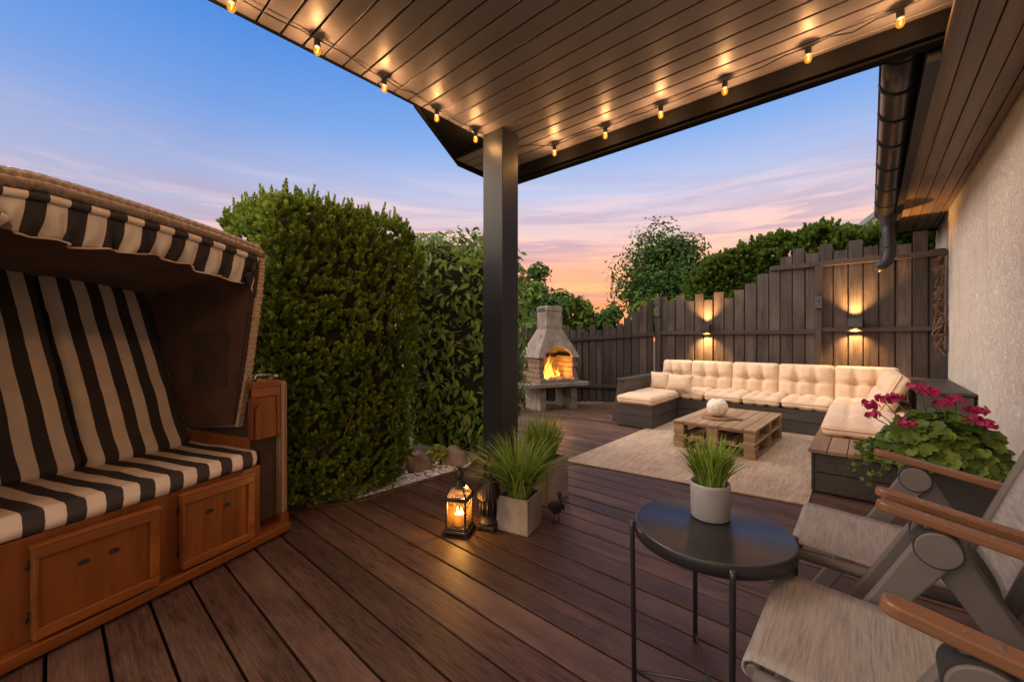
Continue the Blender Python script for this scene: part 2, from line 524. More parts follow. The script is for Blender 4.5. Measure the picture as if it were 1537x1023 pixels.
def m_flame():
    t = NT('log_flame')
    v = t.coord((1, 1, .45), False)
    n = t.noise(v, 22, 3, .6, .8)
    tc = t.new('ShaderNodeTexCoord'); sx = t.new('ShaderNodeSeparateXYZ'); t.l.new(tc.outputs['Generated'], sx.inputs[0])
    f = t.math('ADD', t.math('MULTIPLY', sx.outputs[2], .75), t.math('MULTIPLY', n, .35))
    c = t.ramp(f, [(.12, (1, .66, .20)), (.42, (1, .36, .04)), (.9, (.85, .13, .008))])
    e = t.new('ShaderNodeEmission'); t.l.new(c, e.inputs[0]); e.inputs[1].default_value = 3.2
    tr = t.new('ShaderNodeBsdfTransparent')
    lw = t.new('ShaderNodeLayerWeight'); lw.inputs[0].default_value = .35
    al = t.math('SUBTRACT', 1.0, t.math('ADD', t.math('MULTIPLY', lw.outputs['Facing'], .8), t.math('MULTIPLY', sx.outputs[2], .45)))
    nd = t.math('MULTIPLY', al, t.math('ADD', n, .45)); 
    mx = t.new('ShaderNodeMixShader'); cl = t.new('ShaderNodeClamp'); t.l.new(nd, cl.inputs[0])
    t.l.new(cl.outputs[0], mx.inputs[0]); t.l.new(tr.outputs[0], mx.inputs[1]); t.l.new(e.outputs[0], mx.inputs[2])
    t.l.new(mx.outputs[0], t.out.inputs['Surface'])
    return t.m
MAT['fire'] = m_flame()

def m_ember():
    t = NT('charred_log')
    n = t.noise(t.coord((1, 1, 1), False), 30, 5, .65)
    c = t.ramp(n, [(.3, (.02, .012, .008)), (.7, (.12, .07, .045))])
    t.base(c, .85)
    em = t.ramp(n, [(.56, (0, 0, 0)), (.66, (1, .25, .03))])
    t.l.new(em, t.b.inputs['Emission Color']); t.b.inputs['Emission Strength'].default_value = 1.2
    t.bump(n, .6, .01)
    return t.m
MAT['log'] = m_ember()

# ================================================================== SETTING
FENCE_Y = 6.4
WALL_X = .64
g = MB(); g.grid(lambda u, v: (-70 + 140*u, -40 + 180*v, -.14), 8, 8, False)
g.build('ground', MAT['ground'], kind='structure')

EDGE = [(-4.6, -1.4), (-4.2, .30), (-3.4, .62), (-2.74, .965), (-2.57, 1.15), (-2.475, 1.30), (-2.45, 1.75), (-2.43, 2.25), (-2.62, 2.62), (-3.1, 3.35), (-4.55, 5.0)]
def edge_x(y):
    for (x0, y0), (x1, y1) in zip(EDGE, EDGE[1:]):
        if y0 <= y <= y1: return x0 + (x1 - x0) * (y - y0) / (y1 - y0)
    return EDGE[0][0] if y < EDGE[0][1] else EDGE[-1][0]
PITCH = .137
mb = MB()
k = -14
while True:
    ya = .538 + PITCH*k + .0045; yb = ya + PITCH - .009
    k += 1
    if ya > 6.5: break
    if ya < -1.3: continue
    # boards butt at staggered joints
    xs = [None, 1.0]
    cut = random.uniform(-1.9, .2)
    segs = [(None, 1.0)]
    for a, b in segs:
        xa0 = edge_x(ya) + .02 if a is None else a
        xa1 = edge_x(yb) + .02 if a is None else a
        dz = random.uniform(-.0012, .0012)
        vs = [(xa0, ya, -.028), (b, ya, -.028), (b, yb, -.028), (xa1, yb, -.028), (xa0, ya, dz), (b, ya, dz), (b, yb, dz), (xa1, yb, dz)]
        mb.add(vs, [(3, 2, 1, 0), (4, 5, 6, 7), (0, 1, 5, 4), (1, 2, 6, 5), (2, 3, 7, 6), (3, 0, 4, 7)])
for (x0, y0), (x1, y1) in zip(EDGE[3:], EDGE[4:]):
    mb.bar((x0, y0, -.035), (x1, y1, -.035), .045, .09)
deck = mb.build('deck', MAT['deck'], bevel=.0035, kind='structure')
mb = MB(); mb.prism([(x + .01, y) for x, y in EDGE] + [(1.1, 6.55), (1.1, -1.4)], -.12, -.05)
mb.build('deck_base', MAT['core'], deck)
bed = MB(); bed.prism([(-4.3, .2), (-2.45, .75), (-2.43, 1.3), (-2.44, 2.25), (-2.62, 2.62), (-4.2, 4.6), (-5.2, 4.6), (-5.2, .2)], -.13, -.045)
bed.build('gravel_bed', MAT['soil'], kind='structure')

# white pebbles
def rockmesh(seed, sub=2, amp=.25):
    bm = bmesh.new(); bmesh.ops.create_icosphere(bm, subdivisions=sub, radius=1)
    for v in bm.verts:
        v.co *= 1 + amp * noise.noise(v.co * 1.3 + Vector((seed * 3.1, seed, 0))) + amp * .3 * noise.noise(v.co * 3.4 + Vector((0, seed, 5)))
    vs = [tuple(v.co) for v in bm.verts]; fs = [tuple(v.index for v in f.verts) for f in bm.faces]
    bm.free(); return vs, fs
pv, pf = [], []
tmpl = [rockmesh(i, 1, .45) for i in range(5)]
cnt = 0
mb = MB()
while cnt < 1100:
    y = random.uniform(.9, 2.75); x = edge_x(y) - .05 - abs(random.gauss(0, .17))
    if y < 1.25: x = edge_x(y) - .04 - random.random() * .25
    sc = random.uniform(.010, .021)
    M = Matrix.Translation((x, y, -.04 + random.uniform(0, .02))) @ Matrix.Rotation(random.random()*6, 4, 'Z') @ Matrix.Rotation(random.uniform(-.6, .6), 4, 'X') @ Matrix.Diagonal((sc*1.5, sc, sc*.7, 1))
    vs, fs = random.choice(tmpl); mb.add(vs, fs, True, M); cnt += 1
tag(mb.build('gravel', MAT['pebble']), 'bed of small white pebbles along the edge of the deck', 'gravel', kind='stuff')

for i, (x, y, sx, sy, sz, lab) in enumerate([
        (-2.80, 2.02, .12, .10, .12, 'rounded brown rock half under the creeper, beside white pebbles'),
        (-2.68, 2.30, .14, .10, .12, 'brown rock nearest the dark post at the foot of the creeper'),
        (-2.86, 1.80, .07, .10, .10, 'grey rock close beside the clipped conifer at the pebble bed')]):
    vs, fs = rockmesh(i + 2, 3, .22)
    mb = MB(); mb.add(vs, fs, True, Matrix.Translation((0, 0, .03)) @ Matrix.Diagonal((sx, sy, sz, 1)))
    o = mb.build('rock', MAT['rock'], label=lab, cat='rock', group='rocks edging the pebble bed'); o.location = (x, y, -.03)

# ------------------------------------------------------------------ house
house = empty('house', (WALL_X, 3, 0), 0, 'cream rough stucco house wall with wooden soffit, gutter and downpipe', 'house')
def hs(m, name, mat, **kw):
    o = m.build(name, mat, house, **kw); o.location = (-WALL_X, -3, 0); return o
m = MB(); m.box(WALL_X, WALL_X + 4, -3, 9.4, -.12, 2.56); hs(m, 'wall', MAT['stucco'])
m = MB()
for i, (a, b) in enumerate([(.262, .335), (.340, .420), (.425, .505), (.510, .585), (.590, .637)]):
    for (y0, y1) in ((-1.5, 1.6), (1.603, 4.9), (4.903, 7.3)):
        m.box(a, b, y0 + i * .0, y1, 2.42 + (i % 2) * .002, 2.45)
hs(m, 'soffit', MAT['soffit'], bevel=.003)
m = MB(); m.box(.212, .262, 2.83, 7.32, 2.39, 2.60); m.box(.262, WALL_X + .02, 7.3, 7.33, 2.39, 2.60); hs(m, 'fascia', MAT['anthracite'])
m = MB()
m.add([(.18, -1.5, 2.62), (4.5, -1.5, 4.6), (4.5, 7.5, 4.6), (.18, 7.5, 2.62), (.18, -1.5, 2.68), (4.5, -1.5, 4.66), (4.5, 7.5, 4.66), (.18, 7.5, 2.68)],
      [(0, 1, 2, 3), (7, 6, 5, 4), (0, 4, 5, 1), (1, 5, 6, 2), (2, 6, 7, 3), (3, 7, 4, 0)])
hs(m, 'roof', MAT['anthracite'])
GX, GR = .135, .085
def gz(y): return 2.565 - (y - 2.8) * .035
m = MB()
def gut(u, v):
    a = PI + PI * v
    y = 2.83 + (6.2 - 2.83) * u
    return (GX + GR * math.cos(a), y, gz(y) + GR * math.sin(a))
m.grid(gut, 8, 16)
for y in (2.83, 6.2):
    m.add([(GX + GR * math.cos(PI + PI * j / 12), y, gz(y) + GR * math.sin(PI + PI * j / 12)) for j in range(13)], [tuple(range(13))])
m.tube([(GX - GR, 2.83, gz(2.83)), (GX - GR, 6.2, gz(6.2))], .009, 8)
gt = hs(m, 'gutter', MAT['gutter'], solid=.003)
for y in (2.92, 3.25, 3.62, 4.05, 4.55, 5.1, 5.65, 6.1):
    m = MB()
    m.tube([(GX + (GR + .006) * math.cos(PI + PI * j / 14), y, gz(y) + (GR + .006) * math.sin(PI + PI * j / 14)) for j in range(15)], .0075, 6)
    m.build('bracket', MAT['anthracite'], gt)
m = MB()
m.lathe([(.085, 0), (.085, -.03), (.062, -.10), (.058, -.13)], 20, Matrix.Translation((.15, 6.05, gz(6.05) - .045)))
m.tube([(.15, 6.05, 2.31), (.155, 6.05, 2.2), (.16, 6.05, 2.02), (.157, 6.05, 1.95), (.14, 6.045, 1.885), (.105, 6.04, 1.845), (.055, 6.03, 1.825)], .056, 16)
m.tube([(.16, 6.05, 2.06), (.16, 6.05, 2.03)], .061, 16)
hs(m, 'downpipe', MAT['anthracite'])

# ------------------------------------------------------------------ patio roof
proof = empty('patio_roof', (-2.05, 2.2, 0), 0, 'flat patio roof with pale slatted ceiling on a dark square post', 'patio roof')
def pr(m, name, mat, **kw):
    o = m.build(name, mat, proof, **kw); o.location = (2.05, -2.2, 0); return o
m = MB()
y = 1.284 - .106 * 27
while y < 2.69:
    ya, yb = y + .005, min(y + .106 - .005, 2.70)
    x0 = -2.185 if ya < 2.2 else -2.62
    if yb - ya > .02:
        m.box(x0, .30, ya, yb, 2.55, 2.562)
    y += .106
pr(m, 'ceiling', MAT['ceiling'], bevel=.003)
m = MB(); m.prism([(-2.19, -1.6), (.33, -1.6), (.33, 2.75), (-2.68, 2.75), (-2.66, 2.33), (-2.19, 1.55)], 2.572, 2.72)
pr(m, 'roof_slab', MAT['fascia'])
m = MB(); m.box(-2.66, .335, 2.702, 2.735, 2.452, 2.70); m.box(-2.66, .335, 2.735, 2.80, 2.436, 2.50); pr(m, 'front_beam', MAT['fascia'], bevel=.004)
m = MB()
m.box(-2.205, -2.186, -1.6, 1.56, 2.545, 2.72)
m.bar((-2.195, 1.55, 2.63), (-2.665, 2.33, 2.63), .02, .19); m.bar((-2.668, 2.33, 2.63), (-2.685, 2.76, 2.63), .02, .19)
m.prism([(-2.19, 1.58), (-2.60, 2.24), (-2.19, 2.24)], 2.553, 2.570)
m.bar((-2.20, 2.235, 2.62), (-2.60, 2.235, 2.62), .016, .16)
pr(m, 'edge_fascia', MAT['fascia'], bevel=.003)
m = MB(); m.box(-2.15, -1.955, 2.12, 2.292, 0, 2.549); pr(m, 'post', MAT['anthracite'], bevel=.004)
m = MB(); m.box(-2.165, -1.94, 2.105, 2.307, .001, .012); pr(m, 'base_plate', MAT['anthracite'])

# string lights
bulbs = [(-2.10, -1.05), (-2.10, -.62), (-2.09, -.22), (-2.08, .15), (-2.06, .515), (-2.055, .875), (-2.08, 1.26), (-2.105, 1.655), (-2.12, 2.015), (-1.82, 2.565), (-1.395, 2.58), (-1.0, 2.575), (-.626, 2.57), (-.234, 2.55), (.105, 2.535), *[(.22, 2.08 - .34*i) for i in range(10)], *[(-.05 - .36*i, -1.07) for i in range(6)]]  # last run, unseen behind the camera, is added to light the beach chair
BZ = 2.55
sl = empty('string_lights', (-2.08, 1.0, BZ), 0, 'string of amber globe bulbs on black cord under the patio roof edge', 'string lights')
cord = MB()
pts = []
allp = bulbs[:9] + [(-2.10, 2.33)] + bulbs[9:15] + [(.22, 2.45)] + bulbs[15:]
for i, (x, y) in enumerate(allp):
    z = BZ - .022
    pts.append((x, y, z))
    if i < len(allp) - 1:
        x2, y2 = allp[i + 1]
        for q in (.25, .5, .75):
            sag = .03 * math.sin(PI * q) * random.uniform(-.3, 1)
            pts.append((x + (x2 - x) * q + random.uniform(-.006, .006), y + (y2 - y) * q + random.uniform(-.012, .012), z - sag * .6 + .008))
cord.tube(pts, .0035, 6)
co = cord.build('cord', MAT['rubber'], sl); co.location = (2.08, -1.0, -BZ)
bulb_lamp = bpy.data.lights.new('bulb_light', 'POINT'); bulb_lamp.energy = 6.6; bulb_lamp.color = (1, .56, .29); bulb_lamp.shadow_soft_size = .010
first = None
for i, (x, y) in enumerate(bulbs):
    loc = (x + 2.08, y - 1.0, -.025)
    if first is None:
        s = MB(); s.lathe([(.0, .004), (.012, .004), (.0145, 0), (.0145, -.028), (.016, -.030), (.016, -.036), (.0, -.036)], 14)
        so = s.build('socket', MAT['rubber'], sl)
        b = MB(); b.lathe([(.009, -.036), (.011, -.040), (.0150, -.049), (.0165, -.057), (.0150, -.066), (.010, -.073), (.004, -.0762), (0, -.0765)], 16)
        bo = b.build('bulb', MAT['bulb'], so)
        f = MB(); f.tube([(.0, 0, -.043), (.003, .001, -.050), (-.002, .002, -.055), (.002, -.002, -.061), (0, 0, -.066)], .0024, 6)
        f.build('filament', MAT['filament'], so)
        first = so; so.location = loc
    else:
        so = copy_tree(first, sl); so.location = loc
    L = bpy.data.objects.new('bulb_light', bulb_lamp); COL.objects.link(L); L.parent = so; L.location = (0, 0, -.056)

# ------------------------------------------------------------------ fences
def fence_board(m, x0, x1, top, depth=.018, y=0, z0=.02):
    m.box(x0, x1, y, y + depth, z0, top)
fr = empty('wooden_fence', (0, FENCE_Y, 0), 0, 'dark weathered board fence behind the sofa with two lit lamps', 'fence')
RB = [(-2.557,-2.50,1.599),(-2.482,-2.389,1.699),(-2.389,-2.262,1.615),(-2.255,-2.121,1.709),(-2.114,-1.984,1.61),(-1.974,-1.851,1.707),(-1.845,-1.722,1.611),(-1.71,-1.572,1.716),(-1.566,-1.445,1.618),(-1.439,-1.311,1.726),(-1.304,-1.168,1.804),(-1.158,-1.023,1.918),(-1.017,-.892,1.994),(-.889,-.757,2.118),(-.754,-.623,2.207),(-.617,-.471,2.124),(-.468,-.341,2.218),(-.336,-.198,2.123),(-.192,-.057,2.226),(-.054,.081,2.132),(.086,.219,2.223),(.226,.36,2.113),(.364,.489,2.24),(.496,.625,2.027)]
m = MB()
for i, (a, b, t) in enumerate(RB):
    fence_board(m, a + .004, b - .004, t, .02, (i % 2) * .009)
for (a, b, t), (a2, b2, t2) in zip(RB, RB[1:]):
    m.box((b + a2)/2 - .03, (b + a2)/2 + .03, .032, .046, .03, min(t, t2) - .03)
m.build('board_panel', MAT['fence'], fr, bevel=.003)
m = MB(); m.box(-2.47, -.516, -.036, -.001, 1.10, 1.155); m.box(-.444, .63, -.036, -.001, 1.125, 1.18); m.box(-2.47, .63, -.036, -.001, .24, .30)
m.box(-1.0, .63, -.036, -.001, 1.945, 2.005); m.build('rail', MAT['fence_rail'], fr, bevel=.004)
m = MB(); m.box(-2.56, -2.472, -.05, .05, 0, 1.70); m.build('post', MAT['fence'], fr, bevel=.004)
m = MB(); m.box(-.515, -.445, -.045, -.001, 0, 1.944); m.build('post', MAT['fence'], fr, bevel=.004)
for x, z in ((-2.51, 1.46), (-.475, 1.49)):
    m = MB(); m.cbox((x, -.065, z), (.075, .035, .15)); m.lathe([(.014, 0), (.014, .006), (0, .007)], 12, Matrix.Translation((x, -.083, z + .03)) @ Matrix.Rotation(R(90), 4, 'X'))
    m.build('sensor_box', MAT['black'], fr, bevel=.006)

fl = empty('wooden_fence', (-2.57, 6.4, 0), math.atan2(-1.4, -1.73), 'dark lower board fence running diagonally behind the stone fireplace', 'fence')
LB = [(2.30,2.17,1.17),(2.162,2.048,1.246),(2.041,1.942,1.17),(1.935,1.84,1.253),(1.83,1.73,1.18),(1.72,1.61,1.25),(1.60,1.47,1.18),(1.462,1.368,1.236),(1.361,1.263,1.169),(1.255,1.173,1.252),(1.161,1.068,1.169),(1.049,.948,1.26),(.936,.843,1.177),(.835,.731,1.29),(.731,.619,1.207),(.611,.507,1.282),(.5,.384,1.376),(.377,.258,1.477),(.254,.136,1.574),(.136,.03,1.66)]
m = MB()
for x in (2.43, 2.56, 2.69): LB.insert(0, (x, x - .12, 1.16 + random.random() * .1))
for i, (b, a, t) in enumerate(LB): m.box(a + .003, b - .003, -.02 - (i % 2) * .009, -(i % 2) * .009, .02, t)
for (b, a, t), (b2, a2, t2) in zip(LB, LB[1:]):
    m.box((a + b2)/2 - .03, (a + b2)/2 + .03, -.046, -.032, .03, min(t, t2) - .03)
m.build('board_panel', MAT['fence'], fl, bevel=.003)
m = MB()
m.add([(.03, .002, 1.085), (2.7, .002, .90), (2.7, .034, .90), (.03, .034, 1.085), (.03, .002, 1.14), (2.7, .002, .955), (2.7, .034, .955), (.03, .034, 1.14)], [(3, 2, 1, 0), (4, 5, 6, 7), (0, 1, 5, 4), (1, 2, 6, 5), (2, 3, 7, 6), (3, 0, 4, 7)])
m.box(.03, 2.7, .002, .034, .25, .305)
rl = m.build('rail', MAT['fence_rail'], fl, bevel=.004)
m = MB(); m.box(2.06, 2.13, .036, .09, 0, 1.05); m.build('post', MAT['fence'], fl, bevel=.004)

# wall lamps
spot = bpy.data.lights.new('lamp_beam', 'SPOT'); spot.energy = 170; spot.color = (1, .47, .14); spot.spot_size = R(104); spot.spot_blend = .9; spot.shadow_soft_size = .015
for i, (x, z, lab) in enumerate([(-1.795, 1.20, 'small black up-and-down wall lamp on the fence above the middle of the sofa'), (-.13, 1.232, 'small black up-and-down wall lamp on the taller fence panel near the house')]):
    wl = empty('wall_lamp', (x, FENCE_Y - .037, z), 0, lab, 'wall lamp', 'wall lamps lighting the fence')
    m = MB(); m.box(-.066, .066, -.10, -.096, -.052, .052); m.box(-.066, .066, -.006, -.001, -.052, .052); m.box(-.066, -.062, -.096, -.006, -.052, .052); m.box(.062, .066, -.096, -.006, -.052, .052)
    m.box(-.062, .062, -.096, -.006, -.012, .012)
    m.build('housing', MAT['black'], wl)
    for sgn in (1, -1):
        m = MB(); m.lathe([(.0, .0), (.028, .0), (.028, .006), (0, .008)], 16, Matrix.Translation((0, -.05, sgn * .014)) @ (Matrix.Identity(4) if sgn > 0 else Matrix.Rotation(PI, 4, 'X')))
        m.build('lens', MAT['lens'], wl)
        L = bpy.data.objects.new('lamp_beam', spot); COL.objects.link(L); L.parent = wl
        L.location = (0, -.05, sgn * .026); L.rotation_euler = (PI, 0, 0) if sgn > 0 else (0, 0, 0)

# driftwood art
art = MB()
rr = random.Random(5)
X0, X1, Z0, Z1 = .512, .615, .93, 1.93
art.bar((X1 - .006, 0, Z0), (X1 - .006, 0, Z1), .012, .014, (0, 1, 0)); art.bar((X0, 0, Z0 + .15), (X1, 0, Z1), .010, .012, (0, 1, 0))
z = Z0 + .02
for i in range(46):
    z = Z0 + (Z1 - Z0) * (i + rr.random()) / 46
    a = (X0 + rr.uniform(-.005, .03), rr.uniform(-.02, .02), z + rr.uniform(-.06, .06)); b = (X1 + rr.uniform(-.03, .005), rr.uniform(-.02, .02), z + rr.uniform(-.09, .09))
    art.bar(a, b, rr.uniform(.007, .014), rr.uniform(.006, .012), (0, 1, 0))
for i in range(9):
    z = Z0 + (Z1 - Z0) * i / 9
    art.bar((X0 + .02, -.012, z), (X0 + .06 + rr.uniform(-.02, .02), -.012, z + .13), .01, .01, (0, 1, 0))
o = art.build('driftwood_panel', MAT['twig'], label='tall narrow hanging of criss-crossed driftwood sticks in the fence corner', cat='wall decor')
o.location = (0, FENCE_Y - .045, 0)

# ================================================================== ROOFED BEACH CHAIR
bc = empty('beach_chair', (-2.40, .85, 0), math.atan2(.938, -.346), 'big roofed wicker beach chair with black and cream striped cushions', 'beach chair')
BW = 1.24
def B(m, name, mat, parent=None, **kw):   # built with x measured away from the right-hand side, y backward
    m.v = [(-x, y, z) for x, y, z in m.v]; m.f = [tuple(reversed(f)) for f in m.f]
    return m.build(name, mat, parent or bc, **kw)
m = MB(); m.box(.0, BW, -.045, .07, .012, .055); m.box(0, .07, .07, .9, .012, .055); m.box(BW - .07, BW, .07, .9, .012, .055); m.box(.07, BW-.07, .83, .9, .012, .055)
for x in (.05, BW - .05):
    for y in (.05, .8): m.box(x - .03, x + .03, y - .03, y + .03, 0, .012)
B(m, 'plinth', MAT['oak'], bevel=.006)
m = MB(); m.box(.14, BW - .14, .004, .62, .055, .398); B(m, 'seat_box', MAT['oak_z'], bevel=.004)
def flap(x0, x1, z0, z1, ang, hg=True):
    # a framed panel, hinged on the near edge, standing slightly open
    M = Matrix.Translation((x1, -.006, 0)) @ Matrix.Rotation(R(ang), 4, 'Z')
    w = x1 - x0
    m = MB(); m.box(-w, 0, -.020, -.003, z0 + .002, z1 - .002, M); p = B(m, 'footrest_flap', MAT['oak_z'], bevel=.002)
    m = MB(); fw = .036
    m.box(-w, 0, -.034, -.0205, z1 - fw, z1, M); m.box(-w, 0, -.034, -.0205, z0, z0 + fw, M)
    m.box(-w, -w + fw*.8, -.034, -.0205, z0 + fw, z1 - fw, M); m.box(-.012, 0, -.034, -.0205, z0 + fw, z1 - fw, M)
    m.box(-w - .006, .006, -.036, -.001, z1, z1 + .010, M)
    B(m, 'flap_frame', MAT['oak'], p, bevel=.003)
    for q in (.36, .60):
        m = MB()
        m.prism([(math.cos(a) * .016, max(-.007, math.sin(a) * .011)) for a in [2*PI*i/16 for i in range(16)]], 0, .002,
                M @ Matrix.Translation((-w * q, -.0205, z1 - .105)) @ Matrix.Rotation(R(90), 4, 'X'))
        B(m, 'finger_hole', MAT['rubber'], p)
    for zq in (z0 + .06, z1 - .07):
        m = MB(); m.tube([(x1 + .010, -.016, zq), (x1 + .008, -.014, zq + .032)], .004, 8); B(m, 'hinge', MAT['iron'], p)
flap(.215, .522, .066, .378, 3.5)
flap(.615, .955, .066, .366, 3.5)

# seat cushion and back cushions
def pad(nx, ny, x0, x1, y0, y1, zf, th, round_=.03, tuft=0, tx=3, ty=2, puff=.0, M=None, mb_=None):
    """rounded upholstery block over [x0,x1]x[y0,y1], bottom zf, thickness th"""
    mb_ = mb_ or MB(); sd = random.random()*50
    cx, cy, hx, hy = (x0+x1)/2, (y0+y1)/2, (x1-x0)/2, (y1-y0)/2
    def prof(u, v):
        ex = min(1, (1-abs(u))*hx/round_); ey = min(1, (1-abs(v))*hy/round_)
        e = min(math.sqrt(max(0, 1-(1-ex)**2)), math.sqrt(max(0, 1-(1-ey)**2)))
        return e
    def sp(t):  # denser sampling at the edges
        t = t*2-1
        return math.copysign(1-(1-abs(t))**1.7, t)
    vs = []; fs = []
    for side in (1, -1):
        for i in range(nx+1):
            for j in range(ny+1):
                u, v = sp(i/nx), sp(j/ny)
                e = prof(u, v)
                h = th/2*(.25+.75*e) if e > 0 else 0
                h = th/2*e*.75 + (th/2*.25 if 0 < e else 0)
                if side == 1 or tuft:
                    h += puff*(1-u*u)*(1-v*v)
                if tuft:
                    fx = (u+1)/2*tx; fy = (v+1)/2*ty
                    dx = abs(fx-round(fx))/tx*hx*2; dy = abs(fy-round(fy))/ty*hy*2
                    ix = 0 < round(fx) < tx; iy = 0 < round(fy) < ty
                    g1 = math.exp(-(dx/.022)**2) if ix else 0
                    g2 = math.exp(-(dy/.022)**2) if iy else 0
                    wr = .35+.65*max(math.exp(-(dy/.10)**2) if iy else .25, 0)
                    wr2 = .35+.65*max(math.exp(-(dx/.10)**2) if ix else .25, 0)
                    h -= tuft*e*(max(g1*wr, g2*wr2) + .8*math.exp(-(dx*dx+dy*dy)/.035**2)*(ix and iy))
                ox = hx*u; oy = hy*v
                # corner rounding
                cr = min(hx, hy)*.22
                axx, ayy = abs(ox)-(hx-cr), abs(oy)-(hy-cr)
                if axx > 0 and ayy > 0:
                    l = math.hypot(axx, ayy); mx_ = max(axx, ayy)
                    k = mx_/l if l > 0 else 1
                    ox = math.copysign(hx-cr+axx*k, ox); oy = math.copysign(hy-cr+ayy*k, oy)
                w = (.006*noise.noise(Vector((ox*7+sd, oy*7+y0*3, side*3.0))) + .010*noise.noise(Vector((ox*2.6+sd*2, oy*2.6, side*3.0))))*e
                vs.append((cx+ox, cy+oy, zf+th/2+side*(h+w)))
    w = ny+1; off = (nx+1)*(ny+1)
    for i in range(nx):
        for j in range(ny):
            fs.append((i*w+j, (i+1)*w+j, (i+1)*w+j+1, i*w+j+1))
            fs.append((off+i*w+j+1, off+(i+1)*w+j+1, off+(i+1)*w+j, off+i*w+j))
    rim = [(i, 0) for i in range(nx)] + [(nx, j) for j in range(ny)] + [(i, ny) for i in range(nx, 0, -1)] + [(0, j) for j in range(ny, 0, -1)]
    ids = [i*w+j for i, j in rim]
    for a, b in zip(ids, ids[1:]+ids[:1]): fs.append((a, off+a, off+b, b))
    mb_.add(vs, fs, True, M)
    return mb_
m = pad(34, 20, .138, BW - .138, -.015, .62, .399, .078, .022)
B(m, 'seat_cushion', MAT['stripe'])
for (x0, x1) in ((.180, .617), (.623, 1.06)):
    Mb = Matrix.Translation((0, .535, .45)) @ Matrix.Rotation(R(63.5), 4, 'X')
    m = pad(20, 34, x0, x1, 0, 1.02, -.02, .095, .04, 0, 3, 2, .012, Mb)
    # the foot of the pad curls forward over the seat
    m.v = [(x, y - .05*max(0, (.62 - z)/.2)**2, z) for x, y, z in m.v]
    B(m, 'back_cushion', MAT['stripe'])

# basket body
m = MB()
m.box(-.012, .028, -.004, .96, .10, .815); m.box(BW - .028, BW + .012, -.004, .96, .10, .815); m.box(.028, BW - .028, .93, .96, .10, .62)
B(m, 'basket', MAT['wicker'], bevel=.008)
for a_, b_ in ((-.016, .032), (BW - .032, BW + .016)):
    m = MB(); m.box(a_, b_, -.010, .05, .0125, .10); B(m, 'corner_post', MAT['oak_z'], bevel=.004)
for s_ in (0, 1):
    f = (lambda x: BW - x) if s_ else (lambda x: x)
    def bx(m, a, b, *r):
        a, b = sorted((f(a), f(b))); m.box(a, b, *r)
    m = MB(); bx(m, .030, .184, .0, .055, .79, .826); bx(m, .030, .144, .0555, .60, .79, .824); bx(m, .030, .184, .0, .02, .745, .79); bx(m, .030, .046, .0, .02, .53, .745); bx(m, .046, .178, .012, .045, .53, .745)
    ar = B(m, 'armrest', MAT['oak_z'], bevel=.004)
    m = MB()
    pts = [(.056, .53)] + [(.056, .66)] + [(.113 - .057*math.cos(a), .66 + .055*math.sin(a)) for a in [PI*i/12 for i in range(1, 12)]] + [(.170, .66), (.170, .53)]
    m.prism([(f(x), z) for x, z in pts], -.008, .006, Matrix.Rotation(R(90), 4, 'X'))
    B(m, 'folding_shelf', MAT['oak_z'], ar, bevel=.003)
    m = MB(); bx(m, .052, .128, .02, .60, .10, .53); bx(m, .128, .134, .06, .60, .10, .72)
    B(m, 'side_pocket', MAT['darkcloth'], ar, bevel=.012)
    m = MB(); bx(m, .138, .162, .07, .62, .40, .535); B(m, 'inner_board', MAT['oak_z'], ar, bevel=.003)
    m = MB()
    zz = .826
    m.tube([(f(.05), .03, zz), (f(.05), .03, zz + .022), (f(.06), .03, zz + .030), (f(.14), .03, zz + .030), (f(.15), .03, zz + .022), (f(.15), .03, zz)], .006, 8)
    m.tube([(f(.150 + .014*math.cos(t)), .045, zz + .018 + .014*math.sin(t)) for t in [2*PI*i/14 for i in range(15)]], .004, 6)
    m.tube([(f(.035), .045, zz + .012), (f(.022), .02, zz + .02)], .010, 8)
    B(m, 'latch', MAT['chrome'], ar)

